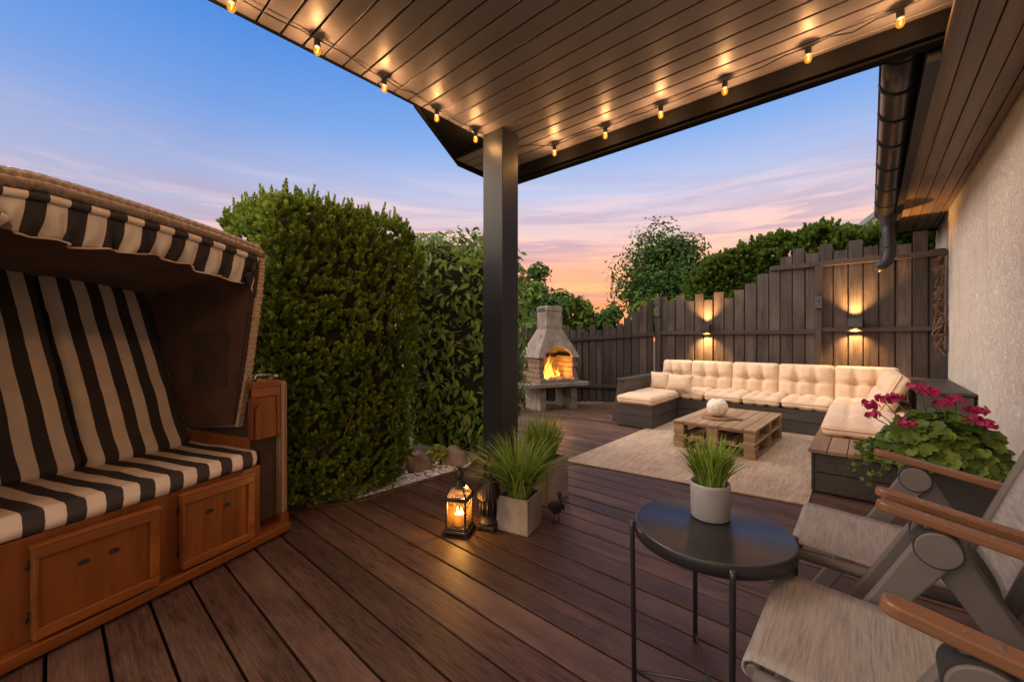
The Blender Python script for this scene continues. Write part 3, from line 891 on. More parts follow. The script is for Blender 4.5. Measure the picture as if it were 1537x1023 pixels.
# hood
HX = .165
def hood_z(x, y):
    q = max(0, (x - HX)/(BW - 2*HX))
    return 1.466 + .092*(1 - math.exp(-q/.50)) - .018*max(0, q - .85)/.15 - .12*max(0, (y + .02)/1.0)**1.2
HF = [(-.020, 1.476), (.000, 1.277), (.035, 1.09), (.064, .937), (.105, .76), (.149, .587)]
side_poly = HF + [(.62, .545), (.86, .72), (1.00, 1.00), (1.04, 1.30), (.99, hood_z(HX, .98) - .01)]
for x0 in (HX, BW - HX):
    s_ = 1 if x0 == HX else -1
    m = MB()
    Mx = Matrix(((0, 0, s_, x0), (1, 0, 0, 0), (0, 1, 0, 0), (0, 0, 0, 1)))
    m.prism(side_poly, -.016, .0, Mx)
    hsid = B(m, 'hood_side', MAT['wicker'])
    m = MB(); m.prism([(y + .012, z - .006) for y, z in side_poly[:5]] + [(.16, .597)] + side_poly[6:], .001, .010, Mx)
    B(m, 'side_lining', MAT['lining2'], hsid)
    for (y0, y1, z0, z1) in ((.20, .475, .945, 1.085), (.20, .475, .795, .940)):
        m = MB()
        m.box(min(x0 + s_*.0105, x0 + s_*.015), max(x0 + s_*.0105, x0 + s_*.015), y0, y1, z0, z1)
        B(m, 'inner_pocket', MAT['darkcloth'], hsid, bevel=.0015)
    m = MB()   # woven edge strip
    n = 54
    for i in range(n):
        def at(t):
            t *= len(HF) - 1; k = min(int(t), len(HF) - 2); q = t - k
            return (HF[k][0] + (HF[k+1][0] - HF[k][0])*q, HF[k][1] + (HF[k+1][1] - HF[k][1])*q)
        a, b = at(i/n + .0006), at((i+1)/n - .0006)
        e = .003*(i % 2)
        m.bar((x0 - s_*.010, a[0] - .004, a[1]), (x0 - s_*.010, b[0] - .004, b[1]), .030 + e, .018 + e, (0, 1, 0))
    B(m, 'edge_weave', MAT['braid2'], hsid, bevel=.003)
    m = MB(); m.bar((x0 + s_*.012, -.006, 1.45), (x0 + s_*.012, .158, .60), .006, .010, (0, 1, 0)); B(m, 'piping', MAT['darkcloth'], hsid)
HW_ = BW - 2*HX
m = MB(); m.grid(lambda u, v: (HX - .012 + (HW_ + .024)*u, -.01 + 1.03*v, hood_z(HX + HW_*u, -.01 + 1.03*v)), 16, 10)
ht = B(m, 'hood_roof', MAT['wicker'], solid=.02)
m = MB(); m.grid(lambda u, v: (HX + .008 + (HW_-.016)*u, .015 + .985*v, hood_z(HX + HW_*u, .015 + .985*v) - .055 - .012*math.sin(PI*v)), 16, 14)
B(m, 'roof_lining', MAT['lining'], ht)
m = MB(); m.grid(lambda u, v: (HX + .008 + (HW_-.016)*u, .80 + .20*v, .48 + .88*v), 4, 4); B(m, 'hood_back', MAT['darkcloth'], ht, solid=.01)
m = MB()   # braided front rim: overlapping slanted strands around a thick core
n = 32
for r_, (dy, dz) in enumerate(((-.012, .004), (-.002, .026), (.022, .036), (.05, .034))):
    for i in range(n):
        x = HX - .01 + (HW_ + .02)*(i + .5*(r_ % 2))/n
        if x > BW - HX: continue
        sg = (-1)**r_
        p0 = Vector((x - .020, -.008 + dy + .010*sg, hood_z(x, 0) + dz - .013)); p1 = Vector((x + .042, -.008 + dy - .010*sg, hood_z(x + .02, 0) + dz + .010))
        mid = (p0 + p1)/2 + Vector((0, -.010, .008))
        m.tube([p0, p0.lerp(mid, .6), mid, mid.lerp(p1, .5), p1], [.008, .017, .020, .017, .008], 8)
m.tube([(HX - .012 + (HW_ + .024)*i/30, .022, hood_z(HX + HW_*i/30, 0) + .008) for i in range(31)], .028, 8)
B(m, 'braided_rim', MAT['braid'], ht)
m = MB()   # rolled awning tube and hanging valance
m.tube([(HX + .02 + (HW_-.04)*i/30, -.030, hood_z(HX + .02 + (HW_-.04)*i/30, 0) - .026) for i in range(31)], .0145, 10)
aw = B(m, 'awning_roll', MAT['stripe'])
def val(u, v):
    x = HX + .035 + (HW_-.07)*u
    sc = .100 + .016*math.sin(u*PI*3 + .6) + .006*math.sin(u*37) + .012*(1 - 2*abs(u - .5))
    y = -.022 + .012*math.sin(u*52 + v*1.5)*v + .050*v*v + .008*math.sin(u*113)*v
    return (x + .016*math.sin(v*4.2 + u*40)*v + .012*v, y, hood_z(x, 0) - .034 - sc*v)
m = MB(); m.grid(val, 120, 10); B(m, 'valance', MAT['stripe'], aw, solid=.003)
m = MB(); m.tube([(val(i/120, 1)[0], val(i/120, 1)[1] - .001, val(i/120, 1)[2]) for i in range(121)], .0042, 6); B(m, 'hem', MAT['cream'], aw)
for x, s_ in ((HX + .012, 1), (BW - HX - .012, -1)):
    m = MB()  # gathered cloth end with strap
    m.grid(lambda u, v: (x + s_*(.045*u + .016*math.sin(v*9)*u), -.02 + .035*u*math.sin(v*5 + 1) + .03*v, hood_z(x, 0) - .03 - .16*v*(1 - .55*u) - .012*u), 8, 14)
    B(m, 'gathered_end', MAT['stripe'], aw, solid=.003)
    for q in (0, 1):
        m = MB(); m.tube([(x + .02*s_*q, -.03, 1.44), (x + (.012 + .02*q)*s_, -.032, 1.39), (x - .004*s_, -.012, 1.345), (x + .004*s_, .0, 1.30 - .04*q)], .0075, 6); B(m, 'strap', MAT['darkcloth'], aw)

# ================================================================== LOUNGE BENCH
lb = empty('lounge_bench', (-.9, 5.6, 0), 0, 'low dark-stained U-shaped wooden lounge bench along the fence', 'bench')
def LBp(m, name, mat, **kw):
    o = m.build(name, mat, lb, **kw); o.location = (.9, -5.6, 0); return o
def clad(m, x0, x1, y0, y1, z0, z1, n=2):
    h = (z1 - z0)/n
    for i in range(n): m.box(x0, x1, y0, y1, z0 + i*h + (.003 if i else 0), z0 + (i+1)*h - .002)
m = MB(); clad(m, -2.285, -1.855, 4.52, 5.36, .008, .272); LBp(m, 'chaise_base', MAT['bench'], bevel=.004)
m = MB(); clad(m, -2.285, -.295, 5.36, 6.05, .010, .275); LBp(m, 'back_base', MAT['bench'], bevel=.004)
m = MB(); m.box(-.30, -.283, 3.445, 3.472, .008, .268); clad(m, -.283, .30, 3.452, 6.05, .008, .266); LBp(m, 'side_base', MAT['bench_y'], bevel=.004)
m = MB()
for i in range(6): m.box(-.315 + i*.104, -.315 + (i+1)*.104 - .004, 3.43, 4.05, .270, .296)
m.box(-.315, .305, 4.053, 6.05, .270, .292)
LBp(m, 'seat_planks', MAT['plank'], bevel=.003)
m = MB()   # sloping left arm
def quadprism(m, a, b, y0, y1):
    (x0, x1, z0), (x2, x3, z1) = a, b
    m.add([(x0, y0, z0), (x1, y0, z0), (x1, y1, z0), (x0, y1, z0), (x2, y0, z1), (x3, y0, z1), (x3, y1, z1), (x2, y1, z1)],
          [(3, 2, 1, 0), (4, 5, 6, 7), (0, 1, 5, 4), (1, 2, 6, 5), (2, 3, 7, 6), (3, 0, 4, 7)])
quadprism(m, (-2.46, -2.29, .008), (-2.375, -2.29, .52), 4.72, 6.30); m.box(-2.385, -2.27, 4.70, 6.30, .522, .545)
LBp(m, 'left_arm', MAT['bench_y'], bevel=.004)
m = MB(); clad(m, -2.28, .30, 6.20, 6.235, .28, .60, 3); m.box(-2.28, .30, 6.18, 6.33, .602, .625)
LBp(m, 'backrest', MAT['bench'], bevel=.004)
m = MB(); clad(m, .305, .62, 4.80, 6.33, .008, .585, 3); m.box(.29, .63, 4.785, 6.34, .588, .612); LBp(m, 'wall_ledge', MAT['bench_y'], bevel=.004)

def cushion(name, loc, size, rot, label, cat='cushion', group=None, tx=3, ty=2, tuft=.016, mat='cream', round_=.05, puff=.012, piping=True):
    e = empty(name, loc, 0, label, cat, group)
    e.rotation_euler = rot
    w, d, t = size
    m = pad(int(max(26, w*60)), int(max(20, d*60)), -w/2, w/2, -d/2, d/2, 0, t, round_, tuft, tx, ty, puff)
    m.build('cover', MAT[mat], e)
    if piping:
        m = MB()
        cr = min(w, d)/2*.16
        pts = []
        for (cx_, cy_, a0) in ((w/2-cr, d/2-cr, 0), (-w/2+cr, d/2-cr, 90), (-w/2+cr, -d/2+cr, 180), (w/2-cr, -d/2+cr, 270)):
            for k in range(7):
                a = R(a0 + 15*k); pts.append((cx_ + cr*math.cos(a), cy_ + cr*math.sin(a), t*.62))
        pts.append(pts[0])
        m.tube(pts, .0055, 6, False); m.build('piping', MAT[mat], e)
    return e
SEAT = 'seat cushions on the lounge bench'; BACK = 'back cushions along the lounge bench'
cushion('seat_cushion', (-2.06, 5.02, .272), (.455, 1.06, .105), (0, 0, 0), 'long plain cream pad on the chaise end of the bench at its left', group=SEAT, tx=1, ty=3, tuft=.006)
xs = [(-1.83, -1.55, 'narrow tufted cream seat cushion next to the chaise pad'), (-1.545, -1.125, 'tufted cream seat cushion in the back row, second after the chaise pad'),
      (-1.12, -.745, 'tufted cream seat cushion in the back row behind the white vase'), (-.74, -.29, 'tufted cream seat cushion in the back row nearest the corner')]
for i, (a, b, lab) in enumerate(xs):
    cushion('seat_cushion', ((a+b)/2, 5.645, .275), (b-a, .62, .105), (0, 0, R(random.uniform(-.6, .6))), lab, group=SEAT, tx=3 if b-a > .3 else 2, ty=3, tuft=.036, round_=.05, puff=.024)
cushion('seat_cushion', (.02, 4.62, .293), (.62, 1.36, .105), (0, 0, R(.8)), 'large tufted cream seat pad on the bench along the house wall', group=SEAT, tx=4, ty=6, tuft=.022)
cushion('seat_cushion', (.02, 5.66, .293), (.62, .68, .105), (0, 0, 0), 'tufted cream seat pad in the corner under the corner back cushion', group=SEAT, tx=4, ty=3, tuft=.022)
bx_ = [(-2.40, -1.875), (-1.87, -1.36), (-1.355, -.845), (-.84, -.305), (-.30, .235)]
labs = ['cream back cushion above the chaise with two small pillows before it', 'tufted cream back cushion right under the first wall lamp', 'tufted cream back cushion between the two wall lamps, behind the vase',
        'tufted cream back cushion in front of the fence post, nearer the corner', 'tufted cream back cushion under the second wall lamp in the corner']
for i, ((a, b), lab) in enumerate(zip(bx_, labs)):
    a = max(a, -2.27)
    cushion('back_cushion', ((a+b)/2, 6.02, .515), (b-a, .40, .14), (R(78 + random.uniform(-2, 2)), 0, R(random.uniform(-1, 1))), lab, group=BACK, tx=3, ty=2, tuft=.056, round_=.06, puff=.03)
cushion('back_cushion', (.20, 5.36, .50), (.40, .95, .15), (R(0), R(-66), R(1.5)), 'tufted cream back cushion leaning against the house-side ledge', group=BACK, tx=2, ty=3, tuft=.046, round_=.06, puff=.03)
def pillow(loc, w, h, t, rot, lab):
    e = empty('throw_pillow', loc, 0, lab, 'pillow', 'throw pillows on the chaise'); e.rotation_euler = rot
    m = MB()
    for sgn in (1, -1):
        def f(u, v):
            a, b = u*2-1, v*2-1
            pin = 1 - .10*(1-a*a)*abs(b)**2; pin2 = 1 - .10*(1-b*b)*abs(a)**2
            th = t/2*((1-abs(a)**2.6)*(1-abs(b)**2.6))**.55
            th *= 1 + .14*noise.noise(Vector((a*2+loc[0]*9, b*2, sgn)))
            return (w/2*a*pin2, h/2*b*pin, sgn*th)
        m.grid(f, 18, 18)
        if sgn < 0:
            k = 18*18; m.f[-k:] = [tuple(reversed(q)) for q in m.f[-k:]]
    m.build('cover', MAT['pillow'], e)
    m = MB(); m.tube([(w*.5*math.cos(x)*.0 + px, py, 0) for x, px, py in [(0, -w/2, -h/2), (0, 0, -h/2*.9), (0, w/2, -h/2), (0, w/2*.9, 0), (0, w/2, h/2), (0, 0, h/2*.9), (0, -w/2, h/2), (0, -w/2*.9, 0), (0, -w/2, -h/2)]], .004, 6); m.build('piping', MAT['pillow'], e)
pillow((-2.09, 5.36, .485), .24, .24, .12, (R(70), 0, R(14)), 'small square cream throw pillow against the left arm')
pillow((-1.83, 5.34, .480), .33, .22, .12, (R(68), 0, R(-4)), 'small oblong cream throw pillow right of the square one')

# rug
m = MB(); m.prism([(-1.94, 2.885), (-.29, 3.12), (-.305, 5.355), (-1.852, 5.355), (-1.93, 4.50)], .004, .013)
m.build('rug', MAT['rug'], label='beige woven outdoor rug under the pallet table', cat='rug')

# pallet table
pt = empty('pallet_table', (-1.05, 4.5, .013), R(-2), 'low coffee table of two stacked wooden pallets on the rug', 'coffee table')
PW, PD = .70, 1.10
def pallet(z, top):
    e = empty('pallet', (0, 0, z)); e.parent = pt
    for x in (-PW/2 + .05, 0, PW/2 - .05):
        for y in (-PD/2 + .06, 0, PD/2 - .06):
            m = MB(); m.cbox((x, y, .018 + .036), (.095 + random.uniform(-.006, .006), .115, .072)); m.build('block', MAT['pallet_x'], e, bevel=.004)
    for y in (-PD/2 + .06, 0, PD/2 - .06):
        m = MB(); m.cbox((0, y, .099), (PW, .115, .017)); m.build('stringer', MAT['pallet_x'], e, bevel=.003)
    for x in (-PW/2 + .05, 0, PW/2 - .05):
        m = MB(); m.cbox((x, 0, .009), (.095, PD, .017)); m.build('bottom_board', MAT['pallet'], e, bevel=.003)
    n = 7 if top else 5
    w = PW/n
    for i in range(n):
        m = MB(); m.cbox((-PW/2 + w*(i+.5), random.uniform(-.004, .004), .1165), (w - (.005 if top else .03), PD, .017)); m.build('top_board', MAT['pallet'], e, bevel=.003)
pallet(0, False); pallet(.126, True)
TT = .013 + .252
tr = empty('serving_board', (-1.12, 4.32, TT), R(8), 'round wooden serving board on the pallet table under the vase', 'tray')
m = MB(); m.lathe([(0, 0), (.135, 0), (.142, .005), (.142, .014), (.136, .019), (0, .019)], 36); m.build('board', MAT['tray'], tr)
m = MB(); m.box(.135, .215, -.024, .024, .003, .017); m.build('handle', MAT['tray'], tr, bevel=.006)
m = MB(); prof = []
for i in range(17):
    a = -PI/2*.86 + (PI*.86)*i/16
    prof.append((.095*math.cos(a)**.82, .088 + .088*math.sin(a)))
prof = [(0, prof[0][1])] + prof + [(.030, .172), (.022, .166), (.020, .10), (0, .09)]
m.lathe(prof, 36)
vz = m.build('vase', MAT['vase'], label='round speckled cream ceramic vase on the pallet table', cat='vase'); vz.location = (-1.12, 4.32, TT + .019)

# ================================================================== BISTRO TABLE
bt = empty('side_table', (-.352, 1.285, 0), 0, 'round black metal side table on thin legs, in front of the garden chairs', 'table')
TR = .212
m = MB(); m.lathe([(0, .494), (TR - .010, .494), (TR - .008, .496), (TR - .003, .4975), (TR, .4965), (TR + .0015, .493), (TR + .0015, .462), (TR - .003, .460), (TR - .006, .470), (0, .470)], 72)
m.build('tabletop', MAT['black'], bt)
foot = []
for a in (208, 118, 298, 28):
    ca, sa = math.cos(R(a)), math.sin(R(a)); r0 = TR + .009
    m = MB(); m.tube([(r0*ca, r0*sa, .490), (r0*ca, r0*sa, .47), ((r0 - .006)*ca, (r0 - .006)*sa, 0)], .0075, 10)
    m.tube([(r0*ca, r0*sa, .476), ((TR - .004)*ca, (TR - .004)*sa, .476)], .005, 8)
    m.build('leg', MAT['black'], bt); foot.append(((r0-.005)*ca, (r0-.005)*sa))
m = MB()
for i, j in ((0, 3), (1, 2)): m.tube([(*foot[i], .03), (*foot[j], .03 + .008*(i == 0))], .0045, 8)
m.build('cross_brace', MAT['black'], bt)

# ---------------------------------------------------------------- plants helpers
def blades(n, r0, h, spread, w, seg=5, droop=.5, hvar=.35):
    V = []; F = []
    for i in range(n):
        a = RNG.uniform(0, 2*PI); rr = r0*math.sqrt(RNG.random())
        bx_, by_ = rr*math.cos(a), rr*math.sin(a)
        a2 = a + RNG.normal(0, .5); hh = h*(1 - hvar*RNG.random()); out = spread*(.15 + .85*RNG.random()**1.2)
        dx, dy = math.cos(a2), math.sin(a2); px_, py_ = -dy, dx
        tw = RNG.uniform(-.8, .8)
        b = len(V)
        for k in range(seg + 1):
            t = k/seg
            o = out*(t**1.7); z = hh*(t - droop*(out/max(h, .01))*t**3*.55)
            ww = w*(1 - t**2.2)*.5 + .0003
            qx, qy = px_*math.cos(tw) + dx*math.sin(tw), py_*math.cos(tw) + dy*math.sin(tw)
            cx_, cy_ = bx_ + dx*o, by_ + dy*o
            V.append((cx_ - qx*ww, cy_ - qy*ww, z)); V.append((cx_ + qx*ww, cy_ + qy*ww, z))
        for k in range(seg): F.append((b + 2*k, b + 2*k + 1, b + 2*k + 3, b + 2*k + 2))
    return V, F

# potted grass on the table
pg = empty('potted_grass', (-.372, 1.355, .4942), 0, 'small green grass plant in a pale round pot on the black table', 'potted plant')
m = MB(); m.lathe([(0, .002), (.052, .002), (.055, .006), (.057, .10), (.0575, .110), (.053, .110), (.052, .095), (0, .094)], 40); m.build('pot', MAT['pot'], pg)
m = MB(); m.lathe([(0, .096), (.051, .096), (.0515, .09)], 24); m.build('soil', MAT['soil'], pg)
V, F = blades(300, .040, .175, .10, .0060, 5, .5, .5); o = nmesh('grass_blades', V, F, MAT['grass'], pg); o.location = (0, 0, .092)
V, F = blades(42, .036, .135, .115, .0026, 5, .6, .3); o = nmesh('dry_blades', V, F, MAT['dryblade'], pg); o.location = (0, 0, .092)

# square planters
def planter(name, loc, rz, w, h, nb, bh, sp, lab, bw=.0095):
    e = empty(name, loc, rz, lab, 'planter', 'square grey planters with grass by the post')
    m = MB(); t = .012
    m.box(-w/2, w/2, -w/2, -w/2 + t, 0, h); m.box(-w/2, w/2, w/2 - t, w/2, 0, h); m.box(-w/2, -w/2 + t, -w/2 + t, w/2 - t, 0, h); m.box(w/2 - t, w/2, -w/2 + t, w/2 - t, 0, h)
    m.box(-w/2 + t, w/2 - t, -w/2 + t, w/2 - t, .0, .02)
    m.build('box', MAT['zinc'], e, bevel=.003)
    m = MB(); m.box(-w/2 + t, w/2 - t, -w/2 + t, w/2 - t, h - .04, h - .02); m.build('soil', MAT['soil'], e)
    V, F = blades(nb, w*.33, bh, sp, bw, 6, .6, .5); o = nmesh('grass_blades', V, F, MAT['grass'], e); o.location = (0, 0, h - .03)
    V, F = blades(nb//6, w*.3, bh*.95, sp*1.25, bw*.6, 6, .9, .3); o = nmesh('dry_blades', V, F, MAT['dryblade'], e); o.location = (0, 0, h - .03)
planter('planter', (-1.470, 1.735, 0), R(14), .19, .188, 420, .40, .34, 'smaller grey square planter with bushy grass, right beside the lit lantern', .010)
planter('planter', (-1.635, 2.165, 0), R(3), .25, .262, 330, .34, .17, 'taller grey square planter with grass, standing behind the smaller one at the post')

# lanterns
def lantern(loc, rz, lab, lit):
    e = empty('lantern', loc, rz, lab, 'lantern', None)
    w = .094
    m = MB(); m.box(-w/2 - .010, w/2 + .010, -w/2 - .010, w/2 + .010, .014, .026); m.box(-w/2 - .003, w/2 + .003, -w/2 - .003, w/2 + .003, .026, .034)
    for x in (-1, 1):
        for y in (-1, 1): m.cbox((x*(w/2 + .002), y*(w/2 + .002), .007), (.016, .016, .014))
    m.build('base', MAT['iron'], e, bevel=.002)
    m = MB()
    for x in (-1, 1):
        for y in (-1, 1): m.cbox((x*(w/2 - .004), y*(w/2 - .004), .105), (.008, .008, .142))
    for sgn in (-1, 1):
        m.box(-w/2 - .006, w/2 + .006, sgn*(w/2) - .006, sgn*(w/2) + .006, .172, .188)
        m.box(sgn*(w/2) - .006, sgn*(w/2) + .006, -w/2 + .006, w/2 - .006, .172, .188)
        m.box(-w/2, w/2, sgn*(w/2 - .004) - .003, sgn*(w/2 - .004) + .003, .034, .040)
        m.box(sgn*(w/2 - .004) - .003, sgn*(w/2 - .004) + .003, -w/2, w/2, .034, .040)
    # roof ribs
    for x in (-1, 1):
        for y in (-1, 1): m.tube([(x*(w/2), y*(w/2), .186), (x*.030, y*.030, .226), (x*.014, y*.014, .252)], .0045, 6)
    m.build('frame', MAT['iron'], e, bevel=.001)
    m = MB(); m.lathe([(.030, .236), (.026, .248), (.016, .262), (.013, .272), (.018, .278), (.020, .288), (.017, .302), (.010, .312), (.007, .318), (.010, .324), (.006, .332), (0, .334)], 20)
    m.tube([(.022*math.cos(t), 0, .312 + .020*math.sin(t)) for t in [PI*i/10 for i in range(11)]], .003, 6); m.build('cap', MAT['iron'], e)
    m = MB()
    for s_ in (-1, 1):
        m.add([(-w/2 + .008, s_*(w/2 - .004), .038), (w/2 - .008, s_*(w/2 - .004), .038), (w/2 - .008, s_*(w/2 - .004), .174), (-w/2 + .008, s_*(w/2 - .004), .174)], [(0, 1, 2, 3)])
        m.add([(s_*(w/2 - .004), -w/2 + .008, .038), (s_*(w/2 - .004), w/2 - .008, .038), (s_*(w/2 - .004), w/2 - .008, .174), (s_*(w/2 - .004), -w/2 + .008, .174)], [(0, 1, 2, 3)])
        m.add([(-w/2 + .004, s_*w/2, .186), (w/2 - .004, s_*w/2, .186), (.028, s_*.030, .228), (-.028, s_*.030, .228)], [(0, 1, 2, 3)])
        m.add([(s_*w/2, -w/2 + .004, .186), (s_*w/2, w/2 - .004, .186), (s_*.030, .028, .228), (s_*.030, -.028, .228)], [(0, 1, 2, 3)])
    m.build('glass', MAT['pane'], e)
    m = MB()   # pressed scrollwork wires on the panes
    rq = random.Random(3)
    for s_ in (-1, 1):
        for ax in (0, 1):
            for i in range(9):
                u, z = rq.uniform(-.03, .03), .13 + .035*rq.random()
                rad = rq.uniform(.004, .009)
                pts = []
                for t in range(10):
                    a = t*.65; q = rad*(1 - t*.06)
                    p = (u + q*math.cos(a), s_*(w/2 - .0035), z + q*math.sin(a))
                    pts.append(p if ax == 0 else (p[1], p[0], p[2]))
                m.tube(pts, .0009, 4)
    m.build('scrollwork', MAT['iron'], e)
    return e
lt = lantern((-1.672, 1.468, 0), R(28), 'small square metal lantern with a burning candle inside', True); lt.scale = (1.22, 1.22, 1.06)
cd = empty('candle', (-1.672, 1.468, .037), 0, 'thick lit candle burning inside the square metal lantern', 'candle')
m = MB(); m.lathe([(0, 0), (.026, 0), (.027, .002), (.0265, .060), (.024, .064), (.016, .061), (0, .060)], 24); m.build('wax_body', MAT['wax'], cd)
cl_ = bpy.data.lights.new('candle_light', 'POINT'); cl_.energy = 2.2; cl_.color = (1, .52, .14); cl_.shadow_soft_size = .012
for x, y in ((-.010, -.004), (.011, .004)):  # second wick and flame stand in for a reflection in the glass
    m = MB(); m.tube([(x, y, .060), (x + .001, y, .070)], .0012, 5); wk = m.build('wick', MAT['rubber'], cd)
    m = MB(); m.lathe([(0, .066), (.0035, .069), (.0052, .076), (.0045, .085), (.0022, .095), (0, .103)], 12, Matrix.Translation((x, y, 0))); m.build('flame', MAT['flame'], cd)
    L = bpy.data.objects.new('candle_light', cl_); COL.objects.link(L); L.parent = cd; L.location = (x, y, .092)

# dark oriental lantern behind
ol = empty('lantern', (-1.583, 1.605, 0), R(20), 'unlit dark iron lantern with a ribbed domed top and hook, behind the lit one', 'lantern'); ol.scale = (1.2, 1.2, 1.16)
m = MB(); m.box(-.045, .045, -.045, .045, .010, .026)
for x in (-1, 1):
    for y in (-1, 1): m.cbox((x*.034, y*.034, .005), (.014, .014, .010))
m.lathe([(.042, .026), (.047, .034), (.040, .045), (.034, .058), (.036, .070)], 12); m.build('base', MAT['iron'], ol, bevel=.002)
m = MB()
for i in range(10):
    a = 2*PI*i/10
    m.tube([(.036*math.cos(a), .036*math.sin(a), .068), (.040*math.cos(a), .040*math.sin(a), .10), (.037*math.cos(a), .037*math.sin(a), .145)], .004, 6)
m.lathe([(.041, .140), (.046, .146), (.041, .154)], 20); m.lathe([(.032, .07), (.034, .10), (.032, .145)], 20)
m.build('cage', MAT['iron'], ol)
m = MB()
def dome(u, v):
    a = 2*PI*u; t = PI*.5*v
    rib = 1 + .045*abs(math.sin(a*10))
    return (.052*math.cos(t)**.75*rib*math.cos(a), .052*math.cos(t)**.75*rib*math.sin(a), .152 + .092*math.sin(t))
m.grid(dome, 100, 14); m.lathe([(.010, .238), (.012, .25), (.006, .262), (.004, .27)], 12); m.build('dome', MAT['iron'], ol)
m = MB(); m.tube([(.017*math.cos(t), 0, .290 + .022*math.sin(t)) for t in [2*PI*i/18 for i in range(19)]], .0038, 6)
m.tube([(0, 0, .310), (.002, 0, .332), (-.006, 0, .352), (-.004, 0, .370), (.008, 0, .384), (.020, 0, .378), (.020, 0, .364)], .0032, 6); m.build('hook', MAT['iron'], ol)

# metal bird
bd = empty('bird_figurine', (-1.335, 1.90, 0), R(-35), 'small dark metal bird figurine standing beside the grey planters', 'figurine')
m = MB()
def body(u, v):
    a = 2*PI*v; t = u
    r = .040*math.sin(PI*min(.999, max(.001, t)))**.75*(1 - .25*t)
    x = -.065 + .12*t; z = .088 + .018*t - .012*math.sin(PI*t)
    return (x, r*math.cos(a), z + r*1.05*math.sin(a))
m.grid(body, 18, 20)
m.tube([(.035, 0, .105), (.052, 0, .130), (.054, 0, .152), (.049, 0, .172), (.054, 0, .188), (.066, 0, .192)], [.020, .013, .010, .009, .013, .008], 12)
m.tube([(.066, 0, .192), (.078, 0, .188), (.090, 0, .180)], [.007, .0045, .001], 8)
m.tube([(-.055, 0, .085), (-.08, 0, .080), (-.105, 0, .068)], [.014, .013, .004], 8)
for s_ in (-1, 1):
    m.tube([(.0, s_*.014, .060), (.004, s_*.015, .035), (-.002, s_*.015, .003)], .003, 6)
    for q in (-.5, 0, .5): m.tube([(-.002, s_*.015, .004), (.022*math.cos(q), s_*.015 + .022*math.sin(q), .002)], .002, 5)
    m.tube([(-.002, s_*.015, .004), (-.014, s_*.015, .002)], .002, 5)
m.build('body', MAT['iron'], bd)
for s_ in (-1, 1):
    m = MB(); m.grid(lambda u, v: (.03 - .10*u, s_*(.036 + .006*math.sin(PI*u) - .010*u), .108 - .012*u - .034*(v)*(1 - .6*u)), 8, 4); m.build('wing', MAT['iron'], bd, solid=.003)

